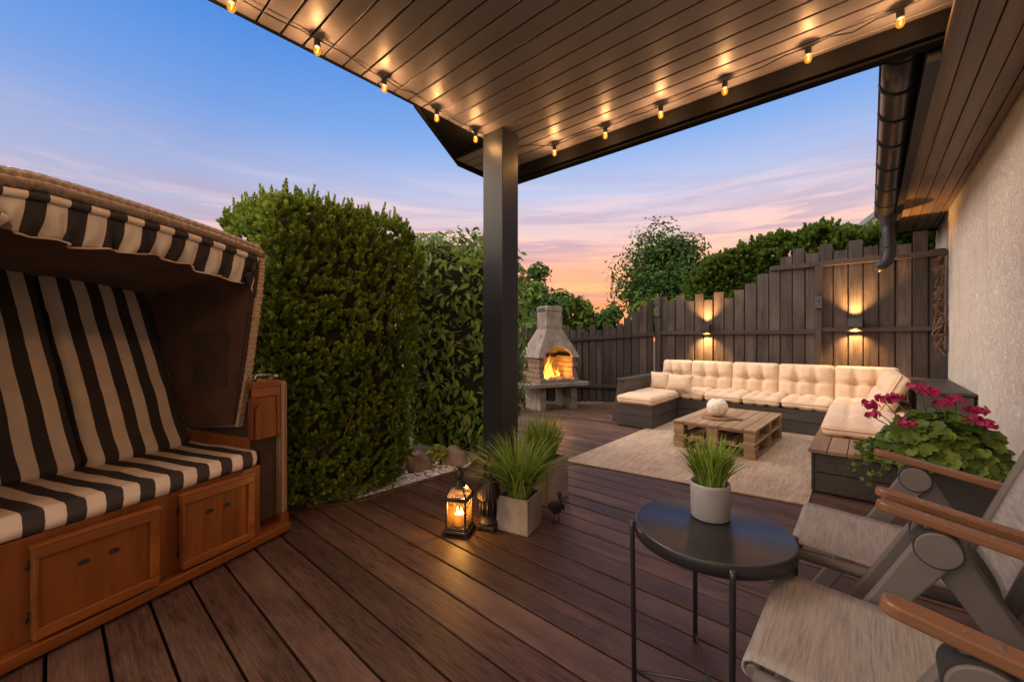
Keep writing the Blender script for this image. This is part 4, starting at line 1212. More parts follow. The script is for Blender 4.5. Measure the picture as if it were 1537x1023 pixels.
# ================================================================== GARDEN CHAIRS
def chair(loc, rz, lab):
    e = empty('garden_chair', loc, rz, lab, 'chair', 'reclining garden chairs by the house wall')
    # x toward the back, y across. seat sling
    HW = .195
    prof = [(-.178, .398), (-.186, .410), (-.184, .424), (-.170, .432), (-.12, .431), (-.02, .424), (.10, .420), (.18, .424)]
    m = MB()
    def sl_(u, v):
        t = u*(len(prof)-1); k = min(int(t), len(prof)-2); q = t-k
        x = prof[k][0] + (prof[k+1][0]-prof[k][0])*q; z = prof[k][1] + (prof[k+1][1]-prof[k][1])*q
        y = (v*2-1)*HW
        return (x, y, z - .008*(1-(2*v-1)**2)*min(1, u*2))
    m.grid(sl_, 28, 10); m.build('seat_sling', MAT['sling'], e, solid=.004)
    m = MB()
    for s_ in (-1, 1): m.tube([(-.165, s_*(HW+.004), .405), (0, s_*(HW+.004), .400), (.22, s_*(HW+.004), .402)], .016, 12)
    m.tube([(-.168, -HW, .408), (-.168, HW, .408)], .013, 12); m.tube([(.2, -HW, .40), (.2, HW, .40)], .012, 10); m.build('seat_frame', MAT['resin'], e)
    bp = [(.245, .40), (.275, .50), (.325, .64), (.385, .80), (.445, .96), (.475, 1.04)]
    m = MB()
    def bs(u, v):
        t = u*(len(bp)-1); k = min(int(t), len(bp)-2); q = t-k
        return (bp[k][0] + (bp[k+1][0]-bp[k][0])*q + .012*(1-(2*v-1)**2), (v*2-1)*HW, bp[k][1] + (bp[k+1][1]-bp[k][1])*q)
    m.grid(bs, 20, 10); m.build('back_sling', MAT['sling'], e, solid=.004)
    m = MB()
    for s_ in (-1, 1): m.tube([(x, s_*(HW+.004), z) for x, z in bp], .015, 12)
    m.tube([(bp[-1][0], -HW, bp[-1][1]), (bp[-1][0], HW, bp[-1][1])], .015, 12); m.build('back_frame', MAT['resin'], e)
    for s_ in (-1, 1):
        Y = s_*.245
        m = MB()
        # arm board with a rounded front end
        n = 8; L0, L1 = .012, .40
        outl = [(L1, -.021), (L1, .021)] + [(L0 + .021 - .021*math.sin(PI*i/n), .021*math.cos(PI*i/n)) for i in range(n+1)]
        M = Matrix.Translation((0, Y, .652)) @ Matrix.Rotation(R(11), 4, 'Y')
        m.prism(outl, -.0105, .0105, M); ao = m.build('arm', MAT['teak'], e, bevel=.004)
        for q in (.10, .20):
            m = MB(); m.prism([(q + .004*math.cos(k*PI/5), .004*math.sin(k*PI/5)) for k in range(10)], .0106, .0114, M); m.build('screw', MAT['chrome'], ao)
        hub = Vector((.115, s_*.245, .578))
        m = MB()
        Mh = Matrix.Translation(hub) @ Matrix.Rotation(R(90), 4, 'X')
        m.prism([(.0385*math.cos(2*PI*q/44), .0385*math.sin(2*PI*q/44)) for q in range(44)], -.032, .032, Mh); hd_ = m.build('hinge_disc', MAT['resin'], e, bevel=.003)
        m = MB(); m.prism([(.0415*math.cos(2*PI*q/44), .0415*math.sin(2*PI*q/44)) for q in range(44)], -.0275, .0275, Mh); m.build('groove_ring', MAT['rubber'], hd_)  # dark ring: shade of the groove round the disc, given as colour
        m = MB(); m.bar(hub + Vector((0, 0, .036)), hub + Vector((0, 0, .060)), .022, .045, (1, 0, 0)); m.build('arm_bracket', MAT['resin'], e, bevel=.004)
        def leg(dst, yo, side):
            m = MB()
            d = (Vector(dst) - hub); d.y = 0; L = d.length; d.normalize(); nx = Vector((-d.z, 0, d.x))*(1 if side > 0 else -1)
            ctl = [(hub + d*-.030, .026), (hub + d*.0, .034), (hub + d*.05, .034), (hub + d*.11, .031), (hub + d*.22, .028), (hub + d*L, .022)]
            path = []
            for i in range(5):
                p0, p1, p2, p3 = ctl[max(i-1, 0)], ctl[i], ctl[i+1], ctl[min(i+2, 5)]
                for k in range(4):
                    t = k/4
                    cr_ = lambda a, b, c, e_: .5*((2*b) + (c - a)*t + (2*a - 5*b + 4*c - e_)*t*t + (3*b - a - 3*c + e_)*t**3)
                    path.append((cr_(p0[0], p1[0], p2[0], p3[0]), cr_(p0[1], p1[1], p2[1], p3[1])))
            path.append(ctl[5])
            vs = []; fs = []; N_ = len(path)
            for i, (p, w_) in enumerate(path):
                t = (path[min(i+1, N_-1)][0] - path[max(i-1, 0)][0]).normalized(); q = Vector((-t.z, 0, t.x))
                for a, b in ((-1, -1), (1, -1), (1, 1), (-1, 1)): vs.append(p + q*w_*a + Vector((0, yo + .0125*b, 0)))
            for i in range(N_ - 1):
                for a in range(4):
                    b = (a+1) % 4; fs.append((i*4+a, i*4+b, (i+1)*4+b, (i+1)*4+a))
            fs.append((3, 2, 1, 0)); fs.append(tuple(range(4*N_-4, 4*N_)))
            m.add(vs, fs); return m
        lg = leg((-.20, 0, .012), -s_*.0131, -1).build('leg', MAT['resin'], e, bevel=.006)
        m = MB(); m.cbox((-.202, s_*.241, .010), (.05, .034, .020)); m.build('foot_cap', MAT['rubber'], lg, bevel=.005)
        lg = leg((.47, 0, .012), s_*.0131, 1).build('leg', MAT['resin'], e, bevel=.006)
        m = MB(); m.cbox((.472, s_*.251, .010), (.05, .034, .020)); m.build('foot_cap', MAT['rubber'], lg, bevel=.005)
    return e
chair((0, 1.085, 0), R(0), 'reclining garden chair with wooden arms, nearest the camera')
chair((0, 1.685, 0), R(0), 'reclining garden chair with wooden arms, between the near chair and the flowering plant')

# ================================================================== GERANIUM
gm = empty('geranium', (.30, 3.10, 0), 0, 'bushy potted geranium with magenta flowers against the stucco wall', 'flowering plant')
m = MB(); m.box(-.15, .19, -.16, .16, .0, .40); m.build('pot', MAT['darkpot'], gm, bevel=.015)
m = MB(); m.box(-.13, .17, -.14, .14, .395, .402); m.build('soil', MAT['soil'], gm)
# round lobed leaf, normal +z
nl = 14
tv = [(0, 0, 0)] + [((1 + .10*math.cos(7*2*PI*i/nl))*math.cos(2*PI*i/nl)*(1 if i else .35), (1 + .10*math.cos(7*2*PI*i/nl))*math.sin(2*PI*i/nl), .22 + .06*math.sin(3*i)) for i in range(nl)]
tf = [(0, i + 1, (i + 1) % nl + 1) for i in range(nl)]
n = 760
u = norm(RNG.normal(0, 1, (n, 3))); u[:, 2] = np.abs(u[:, 2])*.9 - .15
rad = RNG.uniform(.55, 1, (n, 1))**.5
pos = u*rad*np.array([[.255, .24, .30]]) + np.array([[-.03, -.03, .44]])
pos[:, 0] = np.minimum(pos[:, 0], .28)
dr = norm(u*.7 + np.array([[0, -.25, .75]]) + RNG.normal(0, .35, (n, 3)))
V, F = scatter(tv, tf, pos, dr, RNG.uniform(.020, .040, n)); nmesh('foliage', V, F, MAT['geranium'], gm, True)
m = MB(); heads = []
def gl(p): return (p[0]*.9 - .295, p[1] - 3.10, p[2])
FH = [(.00, 2.97, .685), (.06, 3.02, .715), (.01, 2.90, .64), (.11, 3.0, .735), (.21, 3.03, .79), (.265, 3.0, .775), (.30, 2.94, .73), (.36, 3.05, .735), (.42, 2.96, .655), (.47, 2.98, .635), (.44, 3.06, .69), (.15, 2.86, .62)]
for h in FH:
    q = gl(h); b0 = (q[0]*.55, q[1]*.4, .45)
    m.tube([b0, ((b0[0] + q[0])/2 + .01, (b0[1] + q[1])/2, (b0[2] + q[2])/2 + .03), (q[0], q[1], q[2] - .01)], .0028, 6)
ST = []
for i, (ex, ey, ez) in enumerate([(-.37, -.06, .30), (-.34, -.10, .38), (-.36, -.02, .42), (-.30, -.12, .27), (-.28, -.05, .45)]):
    p = [(-.08, -.06, .43), (-.2, ey*.8, .47), (ex*.85, ey, ez + .06), (ex, ey, ez)]; m.tube(p, .0025, 5); ST.append(p)
m.build('stems', MAT['geranium'], gm)
pp, dd, ss = [], [], []
for p in ST:
    for k in range(18):
        t = .35 + .65*k/17; a = Vector(p[1]).lerp(Vector(p[3]), t) + Vector((random.gauss(0, .018), random.gauss(0, .018), random.gauss(0, .018)))
        pp.append(tuple(a)); dd.append((random.gauss(0, .5), -.4 + random.gauss(0, .4), .6)); ss.append(random.uniform(.011, .021))
V, F = scatter(tv, tf, np.array(pp), np.array(dd), np.array(ss)); nmesh('trailing_leaves', V, F, MAT['geranium'], gm, True)
pv = [(0, 0, 0), (-.45, .4, .1), (-.5, .85, .22), (0, 1.05, .2), (.5, .85, .22), (.45, .4, .1)]
fv, ff = [], []
for i in range(5):
    a = 2*PI*i/5; b = len(fv)
    fv += [(x*math.cos(a) - y*math.sin(a), x*math.sin(a) + y*math.cos(a), z) for x, y, z in pv]
    ff += [(b, b+1, b+2), (b, b+2, b+3), (b, b+3, b+4), (b, b+4, b+5)]
for h in FH:
    q = gl(h); n = random.randint(18, 30)
    u = norm(RNG.normal(0, 1, (n, 3))); u[:, 2] = u[:, 2]*.8+.1
    V, F = scatter(fv, ff, u*np.array([[.038, .033, .022]])*RNG.uniform(.5, 1.15, (n, 1)) + np.array([q]), u + RNG.normal(0, .5, (n, 3)) + np.array([[0, -.25, .2]]), RNG.uniform(.009, .016, n)); nmesh('flower_head', V, F, MAT['petal'], gm)

# ================================================================== STONE FIREPLACE
fp = empty('fireplace', (-3.42, 4.90, 0), math.atan2(.93, .37), 'concrete garden barbecue fireplace with a chimney and a burning log fire', 'fireplace')
# local x along the front (to the right), y backward, z up
FW = .66
for x in (-FW/2 + .07, FW/2 - .05):
    m = MB(); m.box(x - .05, x + .05, -.02, .42, 0, .338); m.build('leg', MAT['concrete'], fp, bevel=.006)
m = MB(); m.box(-FW/2 - .26, FW/2 + .17, -.10, .50, .342, .40); m.build('slab', MAT['concrete'], fp, bevel=.008)
m = MB()
rows = 5; hh = .36/rows
for r_ in range(rows):
    z0 = .402 + r_*hh; z1 = z0 + hh - .004
    o_ = .012*(r_ % 2)
    m.box(-FW/2 + .01 - o_, -FW/2 + .085, -.015 - o_, .46, z0, z1); m.box(FW/2 - .085, FW/2 - .01 + o_, -.015 - o_, .46, z0, z1)
m.box(-FW/2 + .086, FW/2 - .086, .40, .46, .402, .758)
m.build('firebox', MAT['firebrick'], fp, bevel=.006)
m = MB(); m.box(-FW/2 + .10, FW/2 - .10, -.03, .0, .402, .455); m.box(-FW/2 + .0, -FW/2 + .085, -.06, -.02, .402, .47); m.box(FW/2 - .085, FW/2 - .0, -.06, -.02, .402, .47)
m.build('front_sill', MAT['concrete'], fp, bevel=.006)
# hood with an arched opening in the front face
HB, HT = FW/2 + .03, .135
z0, z1 = .765, 1.19
ya, yb = -.05, .50; yt0, yt1 = .09, .36
arch = [(.235*math.cos(a), .765 + .165*math.sin(a)) for a in [PI*i/20 for i in range(21)]]
def fy(z): return ya + (yt0 - ya)*(z - z0)/(z1 - z0)
m = MB()
n = len(arch)
top = []
for i in range(n):
    t = i/(n-1); top.append((HT - 2*HT*t, z1))
    
outer = []
for i in range(n):
    t = i/(n-1)
    if t < .3: q = t/.3; outer.append((HB + (HT - HB)*q, z0 + (z1 - z0)*q))
    elif t > .7: q = (1-t)/.3; outer.append((-HB - (HT - HB)*q, z0 + (z1 - z0)*q))
    else: q = (t - .3)/.4; outer.append((HT - 2*HT*q, z1))
vs = [(x, fy(z), z) for x, z in arch] + [(x, fy(z), z) for x, z in outer] + [(x, fy(z) + .05, z) for x, z in arch]
fs = []
for i in range(n-1):
    fs.append((i, n+i, n+i+1, i+1)); fs.append((i+1, 2*n+i+1, 2*n+i, i))
m.add(vs, fs)
m.add([(-HB, ya, z0), (-HB, yb, z0), (-HT, yt1, z1), (-HT, yt0, z1)], [(0, 1, 2, 3)][::-1])
m.add([(HB, ya, z0), (HB, yb, z0), (HT, yt1, z1), (HT, yt0, z1)], [(3, 2, 1, 0)])
m.add([(-HB, yb, z0), (HB, yb, z0), (HT, yt1, z1), (-HT, yt1, z1)], [(0, 1, 2, 3)])
m.box(-HB + .01, -.245, ya + .012, yb - .01, z0 - .006, z0 + .012); m.box(.245, HB - .01, ya + .012, yb - .01, z0 - .006, z0 + .012)
m.build('hood', MAT['concrete'], fp)
m = MB()
m.box(-HT - .004, HT + .004, yt0 - .004, yt1 + .004, 1.192, 1.44)
ch = m.build('chimney', MAT['concrete'], fp, bevel=.008)
m = MB(); m.prism([(-HT - .006, 1.445), (HT + .006, 1.445), (HT + .006, 1.505), (HT - .02, 1.525), (-HT + .02, 1.525), (-HT - .006, 1.505)], -(yt1 + .006), -(yt0 - .006), Matrix.Rotation(R(90), 4, 'X'))
m.build('chimney_cap', MAT['concrete'], ch, bevel=.006)
m = MB(); m.box(-HT - .010, -HT - .0065, yt0 + .04, yt1 - .04, 1.45, 1.50); m.build('smoke_opening', MAT['rubber'], ch)
def firelog(p, q, r, lab):
    m = MB(); p = Vector(p); q = Vector(q)
    pts = [p.lerp(q, t) + Vector((0, 0, .006*math.sin(t*9))) for t in (0, .03, .3, .6, .97, 1)]
    m.tube(pts, [r*.7, r, r*1.05, r*.95, r, r*.7], 9)
    o = m.build('log', MAT['log'], label=lab, cat='log', group='logs burning in the fireplace')
    M = fp.matrix_basis
    for v in o.data.vertices: pass
    o.location = fp.location; o.rotation_euler = fp.rotation_euler
    return o
GL = 'charred log glowing among the flames in the fireplace'
firelog((-.21, .10, .432), (.06, .26, .455), .032, 'charred log leaning from the left in the fireplace fire'); firelog((.20, .09, .432), (-.02, .28, .48), .030, 'charred log leaning from the right in the fireplace fire')
firelog((-.02, .03, .430), (.03, .30, .50), .030, 'charred log pointing to the front, in the middle of the fire'); firelog((-.23, .29, .432), (.23, .30, .432), .030, 'charred log lying flat at the back of the fire')
fm = empty('fire', (fp.location.x, fp.location.y, 0), fp.rotation_euler.z, 'orange flames of the log fire in the fireplace', 'fire')
rf_ = random.Random(4)
FLM = [(-.03, .20, .030, .34, .010), (.05, .22, .032, .27, -.02), (-.09, .19, .024, .22, .03), (.12, .20, .024, .19, .02), (-.05, .25, .024, .38, .03), (.015, .24, .026, .30, -.015)]
for q in range(14):
    FLM.append((rf_.uniform(-.2, .2), rf_.uniform(.10, .28), rf_.uniform(.010, .020), rf_.uniform(.06, .19), rf_.uniform(-.04, .04)))
for i, (x, y, r, h, lean) in enumerate(FLM):
    m = MB()
    def fl_(u, v):
        a = 2*PI*v; t = u
        rr_ = r*(math.sin(PI*min(1, t*.75 + .22))**1.1)*(1 - t)**.55*1.25*(1 + .25*math.sin(t*11 + i*1.7 + 2*v*PI))
        wob = (.026*math.sin(t*6 + i*2.1) + .008*math.sin(t*15 + i))*t
        return (x + rr_*math.cos(a) + wob + lean*t*2, y + rr_*math.sin(a)*.8 + .012*math.cos(t*6 + i)*t, .44 + h*t)
    m.grid(fl_, 16, 14); m.build('flame', MAT['fire'], fm)
fl1 = bpy.data.lights.new('fire_light', 'POINT'); fl1.energy = 20; fl1.color = (1, .42, .09); fl1.shadow_soft_size = .06
L = bpy.data.objects.new('fire_light', fl1); COL.objects.link(L); L.parent = fm; L.location = (0, .16, .56)

# small sprouts under the fireplace
def sprout(loc, r, lab, n=60):
    e = empty('small_plant', loc, 0, lab, 'plant', 'little leafy plants growing at the deck edge')
    u = norm(RNG.normal(0, 1, (n, 3))); u[:, 2] = np.abs(u[:, 2])
    tvv = [(0, 0, 0), (-.4, .5, .12), (0, 1.1, .05), (.4, .5, .12)]
    V, F = scatter(tvv, [(0, 1, 2, 3)], u*r*RNG.uniform(.4, 1, (n, 1)), u + np.array([[0, 0, .5]]), RNG.uniform(.3, .5, n)*r); nmesh('foliage', V, F, MAT['sprout'], e)
    m = MB()
    for i in range(5): m.tube([(0, 0, -.01), (u[i][0]*r*.6, u[i][1]*r*.6, abs(u[i][2])*r*.7)], .003, 5)
    m.build('stem', MAT['geranium'], e)
sprout((-3.60, 5.0, 0), .075, 'yellow-green little plant under the fireplace slab, left of two'); sprout((-3.50, 5.16, 0), .065, 'yellow-green little plant under the fireplace slab, right of two')
sprout((-2.74, 2.16, .05), .10, 'yellow-green trailing plant over the rocks at the foot of the creeper', 200); sprout((-2.93, 1.95, .04), .08, 'small sparse plant between the grey rock and the clipped conifer', 60)

# ================================================================== GREENERY
# a shoot: short stem with needles all round
def shoot_template(k=18, nl=.38, nw=.11, spread=.95):
    V, F = [], []
    for i in range(k):
        t = .12 + .88*i/k; a = i*2.399; ca, sa = math.cos(a), math.sin(a)
        el = spread*(1 - .55*t); L = nl*(1.1 - .35*t)
        dx, dy, dz = ca*math.sin(el), sa*math.sin(el), math.cos(el)
        b = len(V)
        px_, py_ = -sa, ca
        p = (0, 0, t*.85)
        V += [p, (p[0] + dx*L*.5 + px_*nw, p[1] + dy*L*.5 + py_*nw, p[2] + dz*L*.5), (p[0] + dx*L, p[1] + dy*L, p[2] + dz*L), (p[0] + dx*L*.5 - px_*nw, p[1] + dy*L*.5 - py_*nw, p[2] + dz*L*.5)]
        F.append((b, b+1, b+2, b+3))
    return V, F
STV, STF = shoot_template()

def rounded_box_points(n, hx, hy, hz, p=5.0):
    """random points + normals on a superellipsoid"""
    d = RNG.uniform(-1, 1, (n*3, 3)); ax = RNG.integers(0, 3, n*3); sg = RNG.choice([-1., 1.], n*3)
    w = np.array([hy*hz, hx*hz, hx*hy]); ax = RNG.choice(3, n*3, p=w/w.sum())
    d[np.arange(n*3), ax] = sg
    l = (np.abs(d)**p).sum(1)**(1/p)
    q = d/l[:, None]
    nn = np.sign(q)*np.abs(q)**(p-1)
    nn = norm(nn/np.array([[hx, hy, hz]]))
    return (q*np.array([[hx, hy, hz]]))[:n], nn[:n]
def nz3(P, f, seed=0):
    return np.array([noise.noise(Vector((float(a)*f + seed*7.7, float(b)*f, float(c)*f))) for a, b, c in P])

# clipped conifer by the beach chair
cx_ = empty('clipped_conifer', (-2.98, 1.28, -.06), 0, 'large clipped column-shaped conifer behind the striped beach chair', 'shrub')
n = 9500
P_, N_ = rounded_box_points(n, .46, .47, .99, 9)
P_ = P_[:]; 
keep = ~((P_[:, 0] < -.2) & (N_[:, 0] < -.5)) & (P_[:, 2] > -.97)
P_, N_ = P_[keep], N_[keep]
zr = (P_[:, 2] + 1)/2
dsp = nz3(P_, 7.5)*.075 + nz3(P_, 2.6, 3)*.06 + nz3(P_, 17, 5)*.04
P_ = P_ + N_*dsp[:, None]
P_[:, :2] *= (.93 + .11*np.clip(zr, 0, 1)**.8 - .05*np.clip(.12 - zr, 0, 1)*4)[:, None]
P_[:, 1] += .05*np.clip(P_[:, 1]/.47, 0, 1)
P_[:, 2] = (P_[:, 2] + 1.05)*.965
P_[:, 2] -= .06*np.clip((P_[:, 1] - .15)/.35, 0, 1)**2*(zr > .8)
D_ = norm(N_*.75 + np.array([[0, 0, .70]]) + RNG.normal(0, .45, P_.shape))
V, F = scatter(STV, STF, P_ - D_*.035, D_, RNG.uniform(.045, .098, len(P_)))
nmesh('foliage', V, F, MAT['yew'], cx_)
topm = (P_[:, 2] > 1.87)
idx = np.where(topm)[0]; idx = RNG.choice(idx, min(230, len(idx)), False)
tv2, tf2 = shoot_template(26, .20, .05, .8)
tp = P_[idx]; td = norm(np.array([[0, 0, 1.]]) + RNG.normal(0, .16, (len(idx), 3)))
V, F = scatter(tv2, tf2, tp, td, RNG.uniform(.06, .15, len(idx))); nmesh('top_shoots', V, F, MAT['yew'], cx_)
m = MB()
def core(hx, hy, hz, zc, p=5):
    def f(u, v):
        a = 2*PI*u; t = -PI/2 + PI*v
        d = Vector((math.cos(t)*math.cos(a), math.cos(t)*math.sin(a), math.sin(t)))
        l = (abs(d.x)**p + abs(d.y)**p + abs(d.z)**p)**(1/p); d /= l
        return (d.x*hx, d.y*hy, d.z*hz + zc)
    return f
m.grid(core(.40, .42, .89, .98, 9), 32, 24); m.build('dark_core', MAT['core'], cx_)  # unseen dark core, added to block light through the foliage
m = MB()
for i in range(40):
    x = RNG.uniform(-.1, .43); y = RNG.uniform(-.4, .44); z = RNG.uniform(.3, 1.6)
    if RNG.random() < .5: x = .40
    else: y = .43
    m.tube([(x*.8, y*.8, z - .1), (x*.95, y*.95, z), (x*1.0 + RNG.normal(0, .02), y*1.0, z + .08)], .004, 5)
m.tube([(0, 0, 0), (0, 0, .5)], .05, 8); m.build('trunk', MAT['trunk'], cx_)
for i in range(16):
    y = RNG.uniform(-.2, .40); z = RNG.uniform(.5, 1.6)
    m = MB(); m.tube([(.40, y, z - .07), (.455, y + RNG.normal(0, .015), z), (.46, y + RNG.normal(0, .03), z + .07), (.49, y + RNG.normal(0, .04), z + .11)], [.006, .005, .004, .002], 6); m.build('twig', MAT['twig'], cx_)

# broad-leaved creeper behind the post
LV = [(0, 0, 0), (-.17, .28, .045), (0, .30, 0), (.17, .28, .045), (-.20, .58, .03), (0, .62, -.02), (.20, .58, .03), (0, 1.05, -.14)]
LF3 = [(0, 2, 1), (0, 3, 2), (1, 2, 5), (1, 5, 4), (2, 3, 6), (2, 6, 5), (4, 5, 7), (5, 6, 7)]
CA = math.atan2(.66, .751)
cr = empty('creeper', (-2.99, 2.63, -.05), CA, 'tall leafy creeper with long green leaves between the conifer and the post', 'shrub')
n = 6800
P_, N_ = rounded_box_points(n, .60, .40, 1.05, 4.5)
keep = (N_[:, 1] < .6) & (P_[:, 2] > -1.0)
P_, N_ = P_[keep], N_[keep]; n = len(P_)
zr = (P_[:, 2] + 1.05)/2.1
P_ = P_ + N_*(nz3(P_, 4.2)*.13 + nz3(P_, 10, 3)*.06 - RNG.random(n)*.10)[:, None]
P_[:, 0] *= .86 + .16*np.clip(zr*1.6, 0, 1)
P_[:, 2] += 1.08 - .10*P_[:, 0]
D_ = norm(N_*np.array([[1, 1, .6]]) + np.array([[0, 0, .40]]) + RNG.normal(0, .42, (n, 3)))
V, F = scatter(LV, LF3, P_, D_, RNG.uniform(.035, .105, n), roll=PI + RNG.normal(0, .75, n)); nmesh('foliage', V, F, MAT['vine'], cr)
for i in range(30):
    x = RNG.uniform(-.5, .55); z0 = RNG.uniform(.2, 1.7)
    m = MB(); m.tube([(x, -.36, z0), (x + RNG.normal(0, .05), -.44, z0 + .08), (x + RNG.normal(0, .11), -.47, z0 + .13), (x + RNG.normal(0, .16), -.46, z0 + .06)], .0032, 5)
    m.build('stem', MAT['geranium'], cr)
m = MB(); m.grid(core(.50, .30, .96, 1.02, 4), 24, 16); m.build('dark_core', MAT['core'], cr)  # added solid dark core that keeps light from passing through the creeper

# trees and hedges beyond the fence
def tree(name, loc, rad, zc, hz, n, ls, lab, cat, mat, group=None, clumps=26, tmpl=None, trunk_r=.09, sh=None, pe=1.0, seed=1):
    e = empty(name, loc, 0, lab, cat, group)
    cc = norm(RNG.normal(0, 1, (clumps, 3)))*RNG.uniform(.35, 1, (clumps, 1))**.6*np.array([[rad*.78, rad*.78, hz*.80]]) + np.array([[0, 0, zc]])
    cr_ = RNG.uniform(.30, .52, clumps)*rad
    k = RNG.integers(0, clumps, n)
    u = norm(RNG.normal(0, 1, (n, 3)))
    r_ = RNG.random(n)**.45
    P_ = cc[k] + u*(r_*cr_[k])[:, None]*np.array([[1, 1, .8]])
    D_ = norm(u + np.array([[0, 0, .55]]) + RNG.normal(0, .5, (n, 3)))
    tv_, tf_ = tmpl or (LV, LF3)
    V, F = scatter(tv_, tf_, P_, D_, RNG.uniform(.7, 1.3, n)*ls)
    nmesh('crown', V, F, MAT[mat], e)
    m = MB(); m.tube([(0, 0, -.2), (.03, 0, zc*.45), (0, .02, zc*.8), (.02, .02, zc)], [trunk_r*1.3, trunk_r, trunk_r*.7, trunk_r*.3], 10)
    for i in range(min(clumps, 16)):
        c_ = cc[i]; b_ = (0, 0, max(.3, zc - hz*.75 + random.random()*hz*.5))
        m.tube([b_, ((b_[0] + c_[0])/2, (b_[1] + c_[1])/2, (b_[2] + c_[2])/2 - .05), tuple(c_)], [trunk_r*.5, trunk_r*.3, trunk_r*.1], 6)
    m.build('trunk', MAT['trunk'], e)
    return e
TV4, TF4 = shoot_template(14, .5, .14, 1.0)
tree('garden_tree', (-3.86, 9.95, 0), 1.30, 2.35, 1.50, 14000, .11, 'full green tree rising above the fence left of the sofa', 'tree', 'tree', 'trees beyond the fence', 44)
G_ = 'shrubs beyond the low fence'
tree('garden_shrub', (-5.15, 6.75, 0), .62, 1.75, .95, 2600, .13, 'tall dark shrub beyond the fence, just right of the post', 'shrub', 'tree', G_, 18)
tree('garden_shrub', (-4.55, 5.75, 0), .50, 1.35, .75, 1500, .15, 'long-leaved pale green shrub close behind the chimney', 'shrub', 'vine', G_, 14)
tree('garden_shrub', (-4.75, 7.2, 0), .62, 1.45, .70, 2300, .12, 'rounded mid green shrub right of the chimney beyond the fence', 'shrub', 'hedge', G_, 16)
tree('garden_shrub', (-4.10, 7.65, 0), .66, 1.36, .66, 2300, .12, 'low green shrub at the foot of the big tree beyond the fence', 'shrub', 'tree', G_, 16)
tree('garden_shrub', (-3.1, 8.1, 0), .62, 1.40, .68, 2200, .12, 'green shrub between the big tree and the clipped hedge', 'shrub', 'hedge', G_, 16)

hd = empty('hedge', (-1.1, 8.1, 0), 0, 'long dark green hedge standing behind the tall part of the fence', 'hedge')
n = 5200
x = RNG.uniform(-2.55, 1.2, n)
xt = np.array([-2.6, -2.45, -2.2, -1.6, -1.0, -.4, .2, 1.2]); zt = np.array([1.65, 2.0, 2.27, 2.47, 2.60, 2.59, 2.40, 2.40])
topz = np.interp(x, xt, zt) + .025*np.sin(x*9) + .02*np.sin(x*23)
side = RNG.random(n) < .55
y = np.where(side, -.42 + RNG.normal(0, .04, n), RNG.uniform(-.42, .5, n))
zz = np.where(side, topz - RNG.random(n)**1.3*1.35, topz + RNG.normal(0, .03, n))
P_ = np.c_[x + 1.1, y, zz]
dn = nz3(P_, 3.5)
P_[:, 1] -= dn*.16*side; P_[:, 2] += dn*.07*(~side)
D_ = norm(np.where(side[:, None], np.array([[0, -.8, .7]]), np.array([[0, -.1, 1.]])) + RNG.normal(0, .35, (n, 3)))
V, F = scatter(STV, STF, P_, D_, RNG.uniform(.11, .21, n)); nmesh('foliage', V, F, MAT['hedge'], hd)
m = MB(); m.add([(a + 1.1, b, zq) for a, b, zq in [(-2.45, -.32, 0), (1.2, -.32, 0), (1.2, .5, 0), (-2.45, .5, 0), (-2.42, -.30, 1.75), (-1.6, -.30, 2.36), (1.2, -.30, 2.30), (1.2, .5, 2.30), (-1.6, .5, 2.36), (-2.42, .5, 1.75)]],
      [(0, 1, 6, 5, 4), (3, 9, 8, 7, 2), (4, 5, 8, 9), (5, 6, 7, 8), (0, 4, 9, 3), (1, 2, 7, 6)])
m.build('dark_core', MAT['core'], hd)  # added dark filler that stops light inside the hedge

# neighbouring houses far behind
def house_far(loc, rz, w, d, h, rh, lab, wm, rm):
    e = empty('neighbour_house', loc, rz, lab, 'house')
    m = MB(); m.box(-w/2, w/2, -d/2, d/2, -.14, h); m.prism([(-w/2, h), (w/2, h), (0, h + rh)], -d/2, d/2, Matrix.Rotation(R(90), 4, 'X')); m.build('wall', wm, e)
    m = MB()
    for s_ in (-1, 1):
        m.bar((s_*(w/2 + .4), 0, h - .4*rh/(w/2)), (0, 0, h + rh), d + .8, .14, (0, 0, 1))
    rf = m.build('roof', rm, e)
    m = MB(); m.box(w*.12, w*.12 + .5, -.3, .3, h + rh*.4, h + rh + .7); m.build('chimney', MAT['firebrick'], rf)
    for x in (-w*.25, w*.25):
        m = MB(); m.box(x - .5, x + .5, -d/2 - .03, -d/2 - .004, h*.45, h*.45 + 1.1); m.build('window', MAT['black'], e)
house_far((2.6, 24, 0), R(0), 6.2, 8, 4.98, 2.64, 'pale house with a blue-grey gable roof just left of the downpipe', MAT['stucco'], plain('slate_roof', (.16, .18, .22), .6))

# ================================================================== SKY, SUN, CAMERA
W = bpy.data.worlds.new('World'); SC.world = W; W.use_nodes = True
nt = W.node_tree; nd = nt.nodes; lk = nt.links
bg = nd['Background']
def N(ty, **kw):
    o = nd.new(ty)
    for k, v in kw.items(): setattr(o, k, v)
    return o
tc = N('ShaderNodeTexCoord'); sp = N('ShaderNodeSeparateXYZ'); lk.new(tc.outputs['Generated'], sp.inputs[0])
def wm(op, a, b=0.0, c=0.0, clamp=False):
    o = N('ShaderNodeMath', operation=op); o.use_clamp = clamp
    for i, v in enumerate((a, b, c)):
        if hasattr(v, 'is_linked'): lk.new(v, o.inputs[i])
        else: o.inputs[i].default_value = v
    return o.outputs[0]
def wramp(f, stops):
    o = N('ShaderNodeValToRGB'); e = o.color_ramp.elements
    while len(e) > 1: e.remove(e[-1])
    e[0].position, e[0].color = stops[0][0], (*stops[0][1], 1)
    for p, c in stops[1:]:
        x = e.new(p); x.color = (*c, 1)
    lk.new(f, o.inputs[0]); return o.outputs[0]
